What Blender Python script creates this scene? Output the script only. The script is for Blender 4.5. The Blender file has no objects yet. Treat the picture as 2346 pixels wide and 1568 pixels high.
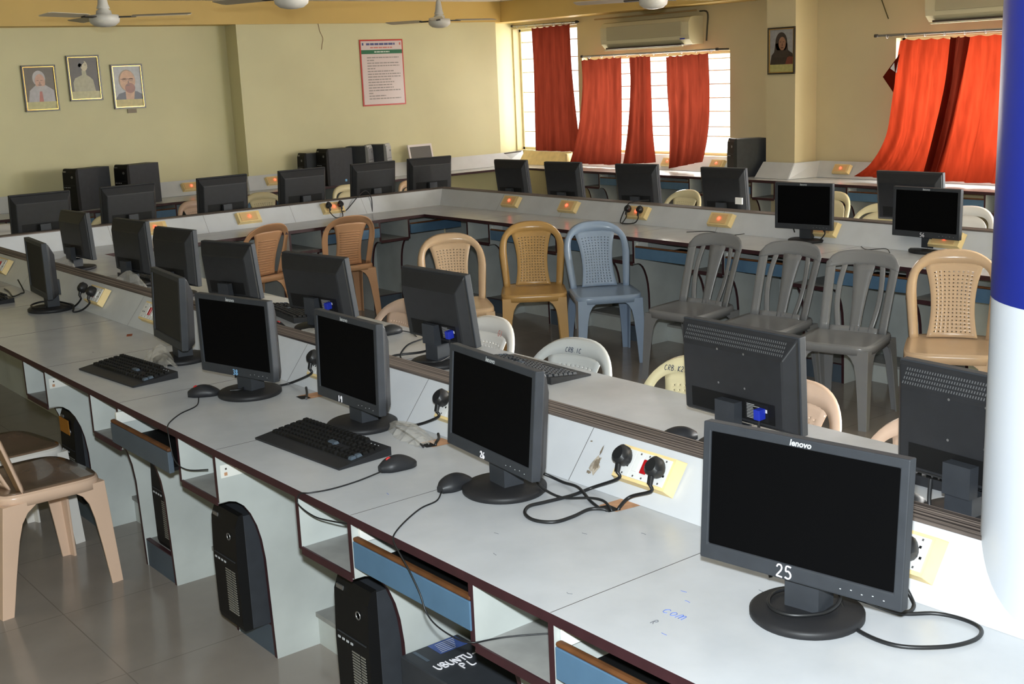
import bpy, math, random
from mathutils import Vector, Matrix
random.seed(11)
SC = bpy.context.scene
COL = SC.collection
PI = math.pi
def R(a): return math.radians(a)

# ------------------------------------------------------------------ materials
def lin(c):
    o = []
    for v in c:
        v = v/255.0
        o.append(v/12.92 if v <= .04045 else ((v+.055)/1.055)**2.4)
    return o
def M(name, rgb, rough=.5, spec=.5, metal=0.0, var=0.0, vs=6.0, detail=4.0, bump=0.0, bs=60.0, emit=None, es=0.0, coat=0.0):
    m = bpy.data.materials.new(name); m.use_nodes = True
    nt = m.node_tree; b = nt.nodes['Principled BSDF']
    c = lin(rgb)
    b.inputs['Base Color'].default_value = (*c, 1)
    b.inputs['Roughness'].default_value = rough
    b.inputs['Specular IOR Level'].default_value = spec
    b.inputs['Metallic'].default_value = metal
    b.inputs['Coat Weight'].default_value = coat
    tc = nt.nodes.new('ShaderNodeTexCoord')
    if var > 0:
        n = nt.nodes.new('ShaderNodeTexNoise'); n.inputs['Scale'].default_value = vs; n.inputs['Detail'].default_value = detail
        nt.links.new(tc.outputs['Object'], n.inputs['Vector'])
        cr = nt.nodes.new('ShaderNodeValToRGB')
        cr.color_ramp.elements[0].position = .3; cr.color_ramp.elements[1].position = .7
        cr.color_ramp.elements[0].color = (*[max(0, v*(1-var)) for v in c], 1)
        cr.color_ramp.elements[1].color = (*[min(1, v*(1+var)) for v in c], 1)
        nt.links.new(n.outputs['Fac'], cr.inputs['Fac']); nt.links.new(cr.outputs['Color'], b.inputs['Base Color'])
    if bump > 0:
        n2 = nt.nodes.new('ShaderNodeTexNoise'); n2.inputs['Scale'].default_value = bs
        nt.links.new(tc.outputs['Object'], n2.inputs['Vector'])
        bp = nt.nodes.new('ShaderNodeBump'); bp.inputs['Strength'].default_value = bump; bp.inputs['Distance'].default_value = .01
        nt.links.new(n2.outputs['Fac'], bp.inputs['Height']); nt.links.new(bp.outputs['Normal'], b.inputs['Normal'])
    if emit:
        b.inputs['Emission Color'].default_value = (*lin(emit), 1); b.inputs['Emission Strength'].default_value = es
    return m

def floor_material():
    m = M('floor_tiles', (150, 140, 128), .16, .5)
    nt = m.node_tree; b = nt.nodes['Principled BSDF']
    tc = nt.nodes.new('ShaderNodeTexCoord')
    br = nt.nodes.new('ShaderNodeTexBrick')
    br.offset = 0; br.inputs['Scale'].default_value = 1.0
    br.inputs['Brick Width'].default_value = .6; br.inputs['Row Height'].default_value = .6
    br.inputs['Mortar Size'].default_value = .0022; br.inputs['Mortar Smooth'].default_value = .2
    nz = nt.nodes.new('ShaderNodeTexNoise'); nz.inputs['Scale'].default_value = 2.3; nz.inputs['Detail'].default_value = 5
    nt.links.new(tc.outputs['Object'], nz.inputs['Vector'])
    cr = nt.nodes.new('ShaderNodeValToRGB')
    cr.color_ramp.elements[0].color = (*lin((138, 130, 122)), 1); cr.color_ramp.elements[0].position = .3
    cr.color_ramp.elements[1].color = (*lin((154, 146, 138)), 1); cr.color_ramp.elements[1].position = .7
    nt.links.new(nz.outputs['Fac'], cr.inputs['Fac'])
    nt.links.new(tc.outputs['Object'], br.inputs['Vector'])
    nt.links.new(cr.outputs['Color'], br.inputs['Color1']); nt.links.new(cr.outputs['Color'], br.inputs['Color2'])
    br.inputs['Mortar'].default_value = (*lin((124, 116, 108)), 1)
    nt.links.new(br.outputs['Color'], b.inputs['Base Color'])
    return m

def ply_material(name, a, bcol, axis, scale):
    m = M(name, a, .7, .3)
    nt = m.node_tree; b = nt.nodes['Principled BSDF']
    tc = nt.nodes.new('ShaderNodeTexCoord'); mp = nt.nodes.new('ShaderNodeMapping')
    s = [.6, .6, .6]; s[axis] = scale
    mp.inputs['Scale'].default_value = s
    nz = nt.nodes.new('ShaderNodeTexNoise'); nz.inputs['Scale'].default_value = 1.0; nz.inputs['Detail'].default_value = 6
    nt.links.new(tc.outputs['Object'], mp.inputs['Vector']); nt.links.new(mp.outputs['Vector'], nz.inputs['Vector'])
    cr = nt.nodes.new('ShaderNodeValToRGB')
    cr.color_ramp.elements[0].color = (*lin(a), 1); cr.color_ramp.elements[0].position = .42
    cr.color_ramp.elements[1].color = (*lin(bcol), 1); cr.color_ramp.elements[1].position = .58
    nt.links.new(nz.outputs['Fac'], cr.inputs['Fac']); nt.links.new(cr.outputs['Color'], b.inputs['Base Color'])
    return m

def cloth_material(name, rgb, trans, mixf):
    m = bpy.data.materials.new(name); m.use_nodes = True
    nt = m.node_tree; nt.nodes.clear()
    out = nt.nodes.new('ShaderNodeOutputMaterial'); mx = nt.nodes.new('ShaderNodeMixShader'); mx.inputs[0].default_value = mixf
    d = nt.nodes.new('ShaderNodeBsdfDiffuse'); t = nt.nodes.new('ShaderNodeBsdfTranslucent')
    tc = nt.nodes.new('ShaderNodeTexCoord'); mp = nt.nodes.new('ShaderNodeMapping'); mp.inputs['Scale'].default_value = (3, 14, 2)
    nz = nt.nodes.new('ShaderNodeTexNoise'); nz.inputs['Scale'].default_value = 2; nz.inputs['Detail'].default_value = 5
    nt.links.new(tc.outputs['Object'], mp.inputs['Vector']); nt.links.new(mp.outputs['Vector'], nz.inputs['Vector'])
    cr = nt.nodes.new('ShaderNodeValToRGB')
    a = lin(trans)
    cr.color_ramp.elements[0].color = (*[v*.8 for v in a], 1); cr.color_ramp.elements[0].position = .35
    cr.color_ramp.elements[1].color = (*[min(1, v*1.15) for v in a], 1); cr.color_ramp.elements[1].position = .65
    nt.links.new(nz.outputs['Fac'], cr.inputs['Fac']); nt.links.new(cr.outputs['Color'], t.inputs['Color'])
    d.inputs['Color'].default_value = (*lin(rgb), 1)
    nt.links.new(d.outputs[0], mx.inputs[1]); nt.links.new(t.outputs[0], mx.inputs[2]); nt.links.new(mx.outputs[0], out.inputs[0])
    return m

def film_material(name, rgb, opacity, rough=.15):
    m = bpy.data.materials.new(name); m.use_nodes = True
    nt = m.node_tree; nt.nodes.clear()
    out = nt.nodes.new('ShaderNodeOutputMaterial'); mx = nt.nodes.new('ShaderNodeMixShader'); mx.inputs[0].default_value = opacity
    t = nt.nodes.new('ShaderNodeBsdfTransparent'); p = nt.nodes.new('ShaderNodeBsdfPrincipled')
    p.inputs['Base Color'].default_value = (*lin(rgb), 1); p.inputs['Roughness'].default_value = rough
    nt.links.new(t.outputs[0], mx.inputs[1]); nt.links.new(p.outputs[0], mx.inputs[2]); nt.links.new(mx.outputs[0], out.inputs[0])
    return m

WALL = M('wall_paint', (220, 214, 174), .55, .3, var=.05, vs=1.3)
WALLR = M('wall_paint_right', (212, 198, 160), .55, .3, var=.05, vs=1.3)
BEAM = M('beam_tone', (216, 184, 112), .5, .3, var=.04, vs=1.5)  # more saturated orange-yellow than the wall colours
CEIL = M('ceiling_paint', (222, 217, 206), .7, .2, var=.03)
FLOOR = floor_material()
LAM = M('grey_laminate', (192, 195, 199), .26, .5, var=.05, vs=9, detail=8)
LAMV = M('ledge_laminate', (204, 207, 211), .35, .5, var=.05, vs=7, detail=8)
PANEL = M('painted_panel', (184, 189, 186), .55, .4, var=.10, vs=5, detail=8)
DIRTY = M('dusty_shelf', (150, 150, 147), .75, .3, var=.22, vs=7, detail=8)
MAROON = M('maroon_edge', (58, 31, 36), .5, .4, var=.15, vs=20)
SEAM = M('seam_line', (66, 58, 52), .8)
BLUE = M('blue_drawer_laminate', (80, 112, 140), .55, .4, var=.06, vs=15)
SLATE = M('slate_plinth', (76, 88, 100), .55, .4, var=.08, vs=10)
BROWN = M('brown_wood', (98, 62, 34), .6, .3, var=.25, vs=18)
STEEL = M('white_metal_slide', (232, 232, 226), .4, .5)
STRIPX = ply_material('ply_edge_stripes_x', (54, 47, 45), (134, 122, 114), 0, 150)
STRIPY = ply_material('ply_edge_stripes_y', (54, 47, 45), (134, 122, 114), 1, 150)
BLK = M('black_plastic', (38, 39, 42), .45, .35, var=.08, vs=30)
BLK2 = M('charcoal_plastic', (52, 55, 60), .5, .3, var=.08, vs=25)
BASEM = M('stand_plastic', (36, 36, 38), .5, .3, var=.1, vs=30)
SCREEN = M('dark_screen', (9, 9, 10), .5, .03)
SCREENG = M('dusty_screen', (50, 49, 47), .7, .2)
DARK = M('deep_black', (12, 12, 13), .6, .3)
GREYL = M('logo_silver', (186, 190, 193), .4, .5)
CHALK = M('white_marker', (228, 226, 232), .7, .2)
CHALKB = M('blue_white_marker', (120, 165, 205), .7, .2)
INKB = M('blue_ink', (96, 118, 190), .8, .1)
INKG = M('grey_ink', (110, 112, 118), .8, .1)
INKR = M('red_ink', (196, 130, 120), .8, .1)
INKD = M('dark_ink', (70, 76, 96), .8, .1)
VGA = M('blue_connector', (28, 48, 170), .5, .4)
LABEL = M('sticker_black', (24, 24, 26), .5, .3)
LABELW = M('sticker_white', (214, 214, 214), .6, .3)
LABELB = M('sticker_blue', (62, 84, 142), .45, .4, var=.12, vs=60)
CORD = M('cord_rubber', (26, 27, 29), .42, .5)
CREAM = M('cream_board', (234, 208, 150), .55, .4, var=.10, vs=14)
WPL = M('white_switch_plate', (226, 226, 224), .4, .5, var=.03)
RED = M('red_indicator', (170, 22, 28), .25, .5)
NEON = M('lit_red_indicator', (220, 40, 30), .3, .5, emit=(255, 60, 40), es=7)
REDW = M('red_wheel', (190, 40, 40), .4, .5)
CH_BEIGE = M('beige_chair_plastic', (204, 174, 142), .24, .5, var=.05, vs=4)
CH_PINK = M('pinkish_chair_plastic', (222, 190, 166), .24, .5, var=.05, vs=4)
CH_TAN = M('tan_chair_plastic', (190, 150, 92), .24, .5, var=.06, vs=4)
CH_BROWN = M('brownish_chair_plastic', (196, 150, 112), .4, .5, var=.06, vs=4)
CH_BLUE = M('blue_grey_chair_plastic', (142, 160, 184), .24, .5, var=.06, vs=4)
CH_GREY = M('grey_chair_plastic', (128, 129, 131), .24, .5, var=.06, vs=4)
CH_WHITE = M('white_chair_plastic', (226, 222, 216), .24, .5, var=.04, vs=4)
CH_CREAM = M('cream_chair_plastic', (230, 218, 176), .24, .5, var=.04, vs=4)
SEATBR = M('brown_wrapped_seat', (118, 96, 78), .22, .6, var=.25, vs=9, coat=.4)
CURT = cloth_material('red_curtain_cloth', (120, 40, 28), (74, 27, 17), .6)
CURT2 = cloth_material('orange_red_curtain_cloth', (140, 44, 28), (118, 37, 19), .68)
METAL = M('grey_metal', (150, 150, 150), .35, .5, metal=.8)
GRILLE = M('window_grille', (222, 214, 180), .6, .3)
FANW = M('fan_white', (214, 210, 202), .4, .5)
FANB = M('fan_blade', (196, 184, 160), .45, .5)
FAND = M('fan_dark', (60, 55, 50), .5, .4)
ACW = M('ac_cream', (208, 200, 168), .45, .4, var=.03)
ACD = M('ac_dark', (70, 60, 50), .5, .4)
PILB = M('pillar_blue', (24, 38, 126), .35, .5, var=.05, vs=3)
PILW = M('pillar_white', (198, 203, 211), .35, .5, var=.02, vs=3)
FRAME = M('black_gold_frame', (38, 28, 20), .3, .6)
GOLD = M('gold_lip', (190, 150, 80), .22, .6, metal=.6)
SILV = M('silver_front', (150, 152, 155), .35, .5, metal=.3, var=.1)
PINKF = M('pale_bezel', (226, 218, 216), .5, .4)
GREYSC = M('grey_screen', (88, 86, 82), .5, .4)
WOODP = M('raw_ply', (196, 150, 116), .8, .2, var=.2, vs=30)
PEEL = M('peeled_backing', (170, 160, 146), .85, .2, var=.3, vs=60)
PEELD = M('peeled_glue', (128, 116, 100), .85, .2, var=.3, vs=60)
FILM = film_material('clear_film', (205, 200, 190), .34)
PANE = film_material('window_pane', (240, 240, 240), .04, .05)
PAPER = M('white_paper', (228, 226, 220), .8, .2)
PAPERO = M('orange_label', (176, 118, 44), .7, .2)

# ------------------------------------------------------------------ mesh builder
class MB:
    def __init__(s): s.v = []; s.f = []; s.m = []; s.sm = []; s.T = None
    def add(s, vs, fs, mat=0, smooth=False):
        b = len(s.v)
        for p in vs:
            p = Vector(p); s.v.append(tuple(s.T @ p) if s.T is not None else tuple(p))
        for f in fs: s.f.append([b+i for i in f]); s.m.append(mat); s.sm.append(smooth)
    def box(s, c, d, mat=0, rz=0.0):
        x, y, z = d[0]/2, d[1]/2, d[2]/2
        vs = [(-x,-y,-z),(x,-y,-z),(x,y,-z),(-x,y,-z),(-x,-y,z),(x,-y,z),(x,y,z),(-x,y,z)]
        cs, sn = math.cos(rz), math.sin(rz)
        vs = [(c[0]+cs*a-sn*b, c[1]+sn*a+cs*b, c[2]+e) for a, b, e in vs]
        s.add(vs, [(0,3,2,1),(4,5,6,7),(0,1,5,4),(1,2,6,5),(2,3,7,6),(3,0,4,7)], mat)
    def b2(s, lo, hi, mat=0): s.box([(a+b)/2 for a, b in zip(lo, hi)], [b-a for a, b in zip(lo, hi)], mat)
    def prism(s, pts, fn, a, b, mat=0, cap=None, smooth=False, side=None):
        # pts: 2-d polygon (ccw); fn(u,v,w) -> xyz ; extruded from w=a to w=b
        n = len(pts)
        vs = [fn(u, v, a) for u, v in pts]+[fn(u, v, b) for u, v in pts]
        s.add(vs, [tuple(range(n-1, -1, -1)), tuple(range(n, 2*n))], mat if cap is None else cap)
        for i in range(n):
            j = (i+1) % n
            mm = mat if side is None else side(i)
            s.add([vs[i], vs[j], vs[n+j], vs[n+i]], [(0, 1, 2, 3)], mm, smooth)
    def loft(s, rings, mat=0, caps=True, closed=True, smooth=True):
        n = len(rings[0]); vs = [p for r in rings for p in r]; fs = []
        for k in range(len(rings)-1):
            for i in range(n if closed else n-1):
                j = (i+1) % n
                fs.append((k*n+i, k*n+j, (k+1)*n+j, (k+1)*n+i))
        s.add(vs, fs, mat, smooth)
        if caps and closed:
            s.add(rings[0], [tuple(range(n-1, -1, -1))], mat); s.add(rings[-1], [tuple(range(n))], mat)
    def tube(s, path, r, n=8, mat=0, caps=True):
        P = [Vector(p) for p in path]; rings = []
        up = Vector((0, 0, 1)); prev = None
        for i, p in enumerate(P):
            t = (P[min(i+1, len(P)-1)]-P[max(i-1, 0)])
            if t.length < 1e-9: t = Vector((1, 0, 0))
            t.normalize()
            if prev is None:
                a = t.cross(up)
                if a.length < .05: a = t.cross(Vector((1, 0, 0)))
            else:
                a = prev-t*prev.dot(t)
                if a.length < 1e-4: a = t.cross(up)
            a.normalize(); b = t.cross(a); prev = a
            rr = r(i/(len(P)-1)) if callable(r) else r
            rings.append([tuple(p+a*math.cos(2*PI*k/n)*rr+b*math.sin(2*PI*k/n)*rr) for k in range(n)])
        s.loft(rings, mat, caps)
    def lathe(s, prof, c=(0, 0, 0), n=32, mat=0, sx=1.0, sy=1.0):
        rings = [[(c[0]+r*sx*math.cos(2*PI*k/n), c[1]+r*sy*math.sin(2*PI*k/n), c[2]+z) for k in range(n)] for r, z in prof]
        s.loft(rings, mat, True)
    def grid(s, fn, nu, nv, mat=0, smooth=True, keep=None):
        vs = [fn(i/nu, j/nv) for j in range(nv+1) for i in range(nu+1)]
        fs = [(j*(nu+1)+i, j*(nu+1)+i+1, (j+1)*(nu+1)+i+1, (j+1)*(nu+1)+i) for j in range(nv) for i in range(nu) if keep is None or keep(i, j)]
        s.add(vs, fs, mat, smooth)
    def build(s, name, mats, parent=None, bevel=0.0, solid=0.0, seg=2, sub=0, merge=False):
        me = bpy.data.meshes.new(name)
        me.from_pydata(s.v, [], s.f)
        if not isinstance(mats, (list, tuple)): mats = [mats]
        for m in mats: me.materials.append(m)
        me.polygons.foreach_set('material_index', s.m)
        me.polygons.foreach_set('use_smooth', s.sm)
        me.update()
        o = bpy.data.objects.new(name, me); COL.objects.link(o)
        if merge:
            w = o.modifiers.new('weld', 'WELD'); w.merge_threshold = .0004
        if solid:
            q = o.modifiers.new('solid', 'SOLIDIFY'); q.thickness = solid; q.offset = 0
        if bevel:
            q = o.modifiers.new('bevel', 'BEVEL'); q.width = bevel; q.segments = seg; q.limit_method = 'ANGLE'; q.angle_limit = R(40)
        if sub:
            q = o.modifiers.new('sub', 'SUBSURF'); q.levels = sub; q.render_levels = sub
        if parent is not None: o.parent = parent
        return o

def thing(name, label, cat, loc=(0, 0, 0), rz=0.0, group=None):
    o = bpy.data.objects.new(name, None); COL.objects.link(o)
    o.empty_display_size = .05
    o.location = loc; o.rotation_euler = (0, 0, rz)
    return tag(o, label, cat, group)
def tag(o, label, cat, group=None):
    o['label'] = label; o['category'] = cat
    if group: o['group'] = group
    return o
def struct(o, label=None):
    o['kind'] = 'structure'
    if label: o['label'] = label
    return o
def copy_tree(o, parent=None):
    c = o.copy(); COL.objects.link(c)
    if parent is not None: c.parent = parent
    for ch in list(o.children): copy_tree(ch, c)
    return c
def smooth_path(pts, k=6):
    P = [Vector(p) for p in pts]; out = []
    for i in range(len(P)-1):
        p0 = P[max(i-1, 0)]; p1 = P[i]; p2 = P[i+1]; p3 = P[min(i+2, len(P)-1)]
        for j in range(k):
            t = j/k
            out.append(.5*((2*p1)+(-p0+p2)*t+(2*p0-5*p1+4*p2-p3)*t*t+(-p0+3*p1-3*p2+p3)*t**3))
    out.append(P[-1]); return out
def text_verts(txt, size, shear=0.0, bold=0.0, spacing=1.0):
    cu = bpy.data.curves.new('t', 'FONT'); cu.body = txt; cu.size = size; cu.shear = shear; cu.offset = bold
    cu.align_x = 'CENTER'; cu.align_y = 'CENTER'; cu.space_character = spacing; cu.resolution_u = 3
    ob = bpy.data.objects.new('t', cu); COL.objects.link(ob)
    dg = bpy.context.evaluated_depsgraph_get(); me = bpy.data.meshes.new_from_object(ob.evaluated_get(dg))
    vs = [tuple(v.co) for v in me.vertices]; fs = [tuple(p.vertices) for p in me.polygons]
    bpy.data.objects.remove(ob); bpy.data.curves.remove(cu); bpy.data.meshes.remove(me)
    return vs, fs
STROKES = {
 '1': [[(.25, .98), (.28, .5), (.25, .02)]],
 '2': [[(.03, .78), (.12, .95), (.32, .97), (.44, .80), (.38, .55), (.16, .26), (.02, .06), (.24, .05), (.5, .02)]],
 '3': [[(.05, .9), (.25, .98), (.42, .82), (.35, .6), (.18, .52), (.4, .44), (.46, .22), (.3, .03), (.05, .1)]],
 '5': [[(.5, .95), (.12, .98), (.08, .58), (.3, .6), (.48, .4), (.46, .16), (.28, .02), (.02, .1)]],
 '6': [[(.42, .97), (.18, .78), (.05, .4), (.12, .08), (.32, .02), (.46, .2), (.38, .42), (.2, .44), (.08, .3)]],
 '8': [[(.25, .52), (.06, .74), (.24, .97), (.44, .78), (.26, .52), (.05, .26), (.24, .03), (.46, .26), (.26, .52)]],
 '9': [[(.42, .72), (.26, .52), (.08, .68), (.2, .95), (.4, .9), (.43, .55), (.4, .02)]],
 'U': [[(.05, .98), (.06, .3), (.2, .04), (.38, .08), (.5, .4), (.5, .98)]],
 'B': [[(.08, .0), (.08, .98), (.35, .95), (.42, .74), (.12, .54), (.42, .45), (.5, .2), (.35, .02), (.08, .02)]],
 'N': [[(.05, .0), (.08, .98), (.48, .05), (.5, .98)]],
 'T': [[(.0, .94), (.58, .98)], [(.3, .96), (.28, .0)]],
 'P': [[(.08, .0), (.1, .98), (.42, .92), (.46, .62), (.1, .48)]],
 'L': [[(.12, .98), (.08, .04), (.5, .08)]],
 '-': [[(.1, .5), (.45, .52)]],
 'S': [[(.46, .86), (.26, .98), (.08, .8), (.2, .56), (.42, .4), (.4, .12), (.2, .02), (.02, .14)]],
 'c': [[(.46, .5), (.28, .62), (.06, .4), (.1, .1), (.32, .02), (.5, .12)]],
 'o': [[(.28, .6), (.06, .36), (.2, .04), (.44, .14), (.48, .44), (.28, .6)]],
 'm': [[(.02, .02), (.1, .6), (.28, .6), (.3, .05), (.38, .5), (.56, .62), (.62, .02)]],
 'R': [[(.1, .0), (.14, .98), (.46, .9), (.44, .6), (.14, .5), (.5, .02)]],
 'C': [[(.46, .85), (.26, .98), (.06, .6), (.12, .12), (.34, .02), (.5, .16)]],
 'K': [[(.08, .98), (.08, .0)], [(.48, .98), (.1, .45), (.5, .02)]],
 '.': [[(.2, .05), (.24, .1)]], '/': [[(.05, .0), (.45, 1.0)]],
 'G': [[(.46, .85), (.24, .98), (.04, .5), (.2, .04), (.46, .12), (.46, .45), (.28, .45)]],
}
def write(mb, txt, fn, size, r, mat=0, gap=.72):
    x = 0
    for ch in txt:
        for st in STROKES.get(ch, []):
            mb.tube([fn(x+a*size, b*size) for a, b in [(q.x, q.y) for q in smooth_path([(p[0], p[1], 0) for p in st], 3)]], r, 5, mat)
        x += gap*size

# ------------------------------------------------------------------ camera
CAMZ = 1.83
f_px = 2767.93
right = Vector((.77976539, -.62470648, -.04132488)); up = Vector((.16698359, .14390709, .97540106)); back = Vector((-.60339242, -.76748457, .21652949))
cam = bpy.data.cameras.new('camera'); co = bpy.data.objects.new('camera', cam); COL.objects.link(co)
mw = Matrix((right, up, back)).transposed()
# columns of the rotation are the camera axes in world space
mw = Matrix(((.77976539, .16698359, -.60339242), (-.62470648, .14390709, -.76748457), (-.04132488, .97540106, .21652949)))
co.rotation_euler = mw.to_euler(); co.location = (0, 0, CAMZ)
cam.sensor_fit = 'HORIZONTAL'; cam.sensor_width = 36.0; cam.lens = f_px*36.0/2346.0; cam.clip_start = .05
SC.camera = co

# ------------------------------------------------------------------ room
X0, X1, Y0, Y1, ZC = -3.0, 9.6, -3.2, 11.95, 2.67
mb = MB(); mb.b2((X0-.2, Y0-.2, -.1), (X1+.2, Y1+.2, 0)); struct(mb.build('floor', FLOOR))
mb = MB(); mb.b2((X0-.2, Y0-.2, ZC), (X1+.2, Y1+.2, ZC+.12)); struct(mb.build('ceiling', CEIL))
mb = MB(); mb.b2((X0-.2, Y1, 0), (X1+.2, Y1+.2, ZC)); mb.b2((5.785, 11.7, 0), (9.15, Y1+.01, ZC)); struct(mb.build('wall_back', WALL))
# right wall with window openings; the last pair is unseen, added for light
W = [(10.75, 11.93, .90, 2.36), (8.44, 10.68, .90, 1.975), (4.20, 6.50, .90, 2.0), (.7, 3.3, .90, 2.3), (-2.8, -.2, .90, 2.3)]
mb = MB()
def wall_with_holes(mb, x0, x1, ys, z0, z1, holes, axis=0):
    cuts = sorted(holes)
    y = ys[0]
    def bb(a, b, c, d):
        if axis == 0: mb.b2((x0, a, c), (x1, b, d))
        else: mb.b2((a, x0, c), (b, x1, d))
    for h in cuts:
        if h[0] > y: bb(y, h[0], z0, z1)
        bb(h[0], h[1], z0, h[2]); bb(h[0], h[1], h[3], z1); y = h[1]
    if y < ys[1]: bb(y, ys[1], z0, z1)
wall_with_holes(mb, X1, X1+.2, (Y0-.2, Y1+.2), 0, ZC, W)
mb.b2((9.28, 7.36, 0), (X1+.01, 7.70, ZC))
struct(mb.build('wall_right', WALLR))
FW = []
mb = MB(); wall_with_holes(mb, Y0-.2, Y0, (X0-.2, X1+.2), 0, ZC, FW, 1); struct(mb.build('wall_front', WALL))
LW = []
mb = MB(); wall_with_holes(mb, X0-.2, X0, (Y0-.2, Y1+.2), 0, ZC, LW); struct(mb.build('wall_left', WALL))
mb = MB(); mb.b2((X0, 11.66, 2.44), (9.22, Y1, ZC)); struct(mb.build('trim_1', BEAM))
mb = MB(); mb.b2((9.20, Y0, 2.435), (X1, Y1, ZC)); struct(mb.build('trim_2', BEAM))

def window(n, y0, y1, z0, z1, bars, posts):
    w = bpy.data.objects.new('window_%d' % n, None); COL.objects.link(w); w.location = (9.72, (y0+y1)/2, z0)
    struct(w, 'bright overexposed window with thin metal grille')
    cy = (y0+y1)/2
    mb = MB(); t = .03
    for a, b, c, d in ((y0, y1, z0, z0+t), (y0, y1, z1-t, z1), (y0, y0+t, z0, z1), (y1-t, y1, z0, z1)): mb.b2((-.025, a-cy, c-z0), (.025, b-cy, d-z0))
    mb.build('window_frame', GRILLE, w)
    mb = MB()
    for z in bars: mb.b2((-.012, y0-cy, z-z0-.005), (.012, y1-cy, z-z0+.005))
    for y in posts: mb.b2((-.02, y-cy-.008, 0), (.02, y-cy+.008, z1-z0))
    mb.build('window_grille', GRILLE, w)
    mb = MB(); mb.b2((.028, y0-cy+.01, .01), (.032, y1-cy-.01, z1-z0-.01)); mb.build('window_pane', PANE, w)
window(1, *W[0], [1.12, 1.36, 1.60, 1.84, 2.0, 2.2], [11.32])
window(2, *W[1], [1.10, 1.20, 1.36, 1.50, 1.64, 1.78, 1.9], [9.19, 9.93])
window(3, *W[2], [1.10, 1.30, 1.50, 1.70, 1.9], [5.0, 5.75])
window(4, *W[3], [1.2, 1.5, 1.8, 2.1], [2.0])  # added window out of view, put in to light the back wall
window(5, *W[4], [1.2, 1.5, 1.8, 2.1], [-1.5])  # another unseen window, added to brighten the far end of the room

# round pillar, blue above white
pc = (2.275, 1.03); pr = .235
pil = thing('pillar', 'thick round pillar, dark blue above and glossy white below, at the right edge', 'pillar', (pc[0], pc[1], 0))
mb = MB(); mb.lathe([(pr, 0), (pr, 1.375)], n=64); mb.build('lower_shaft', PILW, pil)['label'] = 'white lower shaft'
mb = MB(); mb.lathe([(pr+.0015, 1.375), (pr+.0015, ZC)], n=64); mb.build('upper_shaft', PILB, pil)['label'] = 'dark blue upper shaft'

# ------------------------------------------------------------------ desks
ZT = .75
def worktop(name, poly, label, edges, seams=(), group=None, extra=None):
    mb = MB()
    if sum(poly[i][0]*poly[(i+1) % len(poly)][1]-poly[(i+1) % len(poly)][0]*poly[i][1] for i in range(len(poly))) < 0: poly = poly[::-1]
    def sd(i):
        a, b = poly[i], poly[(i+1) % len(poly)]
        for e in edges:
            if e[0] == 'x' and abs(a[0]-e[1]) < 1e-3 and abs(b[0]-e[1]) < 1e-3: return 1
            if e[0] == 'y' and abs(a[1]-e[1]) < 1e-3 and abs(b[1]-e[1]) < 1e-3: return 1
        return 0
    mb.prism(poly, lambda u, v, w: (u, v, w), ZT-.024, ZT, 0, side=sd)
    for s in seams:
        mb.b2((s[0], s[1], ZT-.001), (s[2], s[3], ZT+.0004), 2)
    o = mb.build(name, [LAM, MAROON, SEAM])
    return tag(o, label, 'desk top', group)
seamy = [1.770+.3925*2*k for k in range(0, 9)]
nearo = worktop('worktop', [(1.46, .25), (2.035, .25), (2.035, 8.83), (1.46, 9.29)], 'long pale worktop of the near desk carrying keyboards and mice', [('x', 1.46)],
        [(1.462, y-.0008, 2.03, y+.0008) for y in seamy])
neari = worktop('worktop', [(2.32, 1.06), (2.89, 1.06), (2.89, 8.11), (2.32, 8.57)], 'pale worktop behind the near ledge, with monitors seen from behind', [('x', 2.89)],
        [(2.32, y-.0008, 2.89, y+.0008) for y in (2.34, 3.9, 5.5, 7.1)])
lefti = worktop('worktop', [(2.32, 8.57), (2.89, 8.11), (5.53, 8.11), (6.01, 8.57)], 'empty inner worktop on the left side of the horseshoe', [('y', 8.11)])
lefto = worktop('worktop', [(2.035, 8.83), (6.29, 8.83), (6.77, 9.29), (1.46, 9.29)], 'worktop behind the left ledge, carrying the back row of black monitors', [('y', 9.29)])
righti = worktop('worktop', [(6.01, 8.57), (5.53, 8.11), (5.53, 2.0), (6.01, 2.0)], 'inner worktop of the horseshoe behind the row of plastic chairs', [('x', 5.53)],
        [(5.53, y-.0008, 6.01, y+.0008) for y in (4.28, 5.84, 7.4)])
righto = worktop('worktop', [(6.29, 8.83), (6.29, 2.0), (6.77, 2.0), (6.77, 9.29)], 'worktop on the window side of the far horseshoe ledge', [('x', 6.77)])
wallb = worktop('worktop', [(.2, 11.25), (9.0, 11.25), (9.4, 11.60), (5.72, 11.60), (5.72, 11.84), (.2, 11.84)], 'worktop along the back wall below the portraits', [('y', 11.25)])
wallr = worktop('worktop', [(9.0, 11.25), (9.0, 3.6), (9.46, 3.6), (9.46, 11.64), (9.4, 11.60)], 'worktop along the window wall below the red curtains', [('x', 9.0)])

def ledge(name, prof, path_a, path_b, label, mats, strip=None):
    # prof: four points at each end: outer base, outer top, inner top, inner base (mitred)
    mb = MB()
    A = [(*prof[0][i], z) for i, z in enumerate((ZT+.0005, .885, .885, ZT+.0005))]
    B = [(*prof[1][i], z) for i, z in enumerate((ZT+.0005, .885, .885, ZT+.0005))]
    mb.add(A+B, [(0, 1, 5, 4), (2, 3, 7, 6), (3, 0, 4, 7), (0, 3, 2, 1), (4, 5, 6, 7)], 0)
    mb.add(A+B, [(1, 2, 6, 5)], 1)
    o = mb.build(name, mats)
    return o
def lift(o, dz): return o
e1 = [(2.03, 1.03), (2.128, 1.03), (2.215, 1.03), (2.32, 1.03)]
k1 = [(2.03, 8.83), (2.128, 8.745), (2.215, 8.655), (2.32, 8.57)]
k2 = [(6.29, 8.83), (6.195, 8.745), (6.105, 8.655), (6.01, 8.57)]
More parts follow.
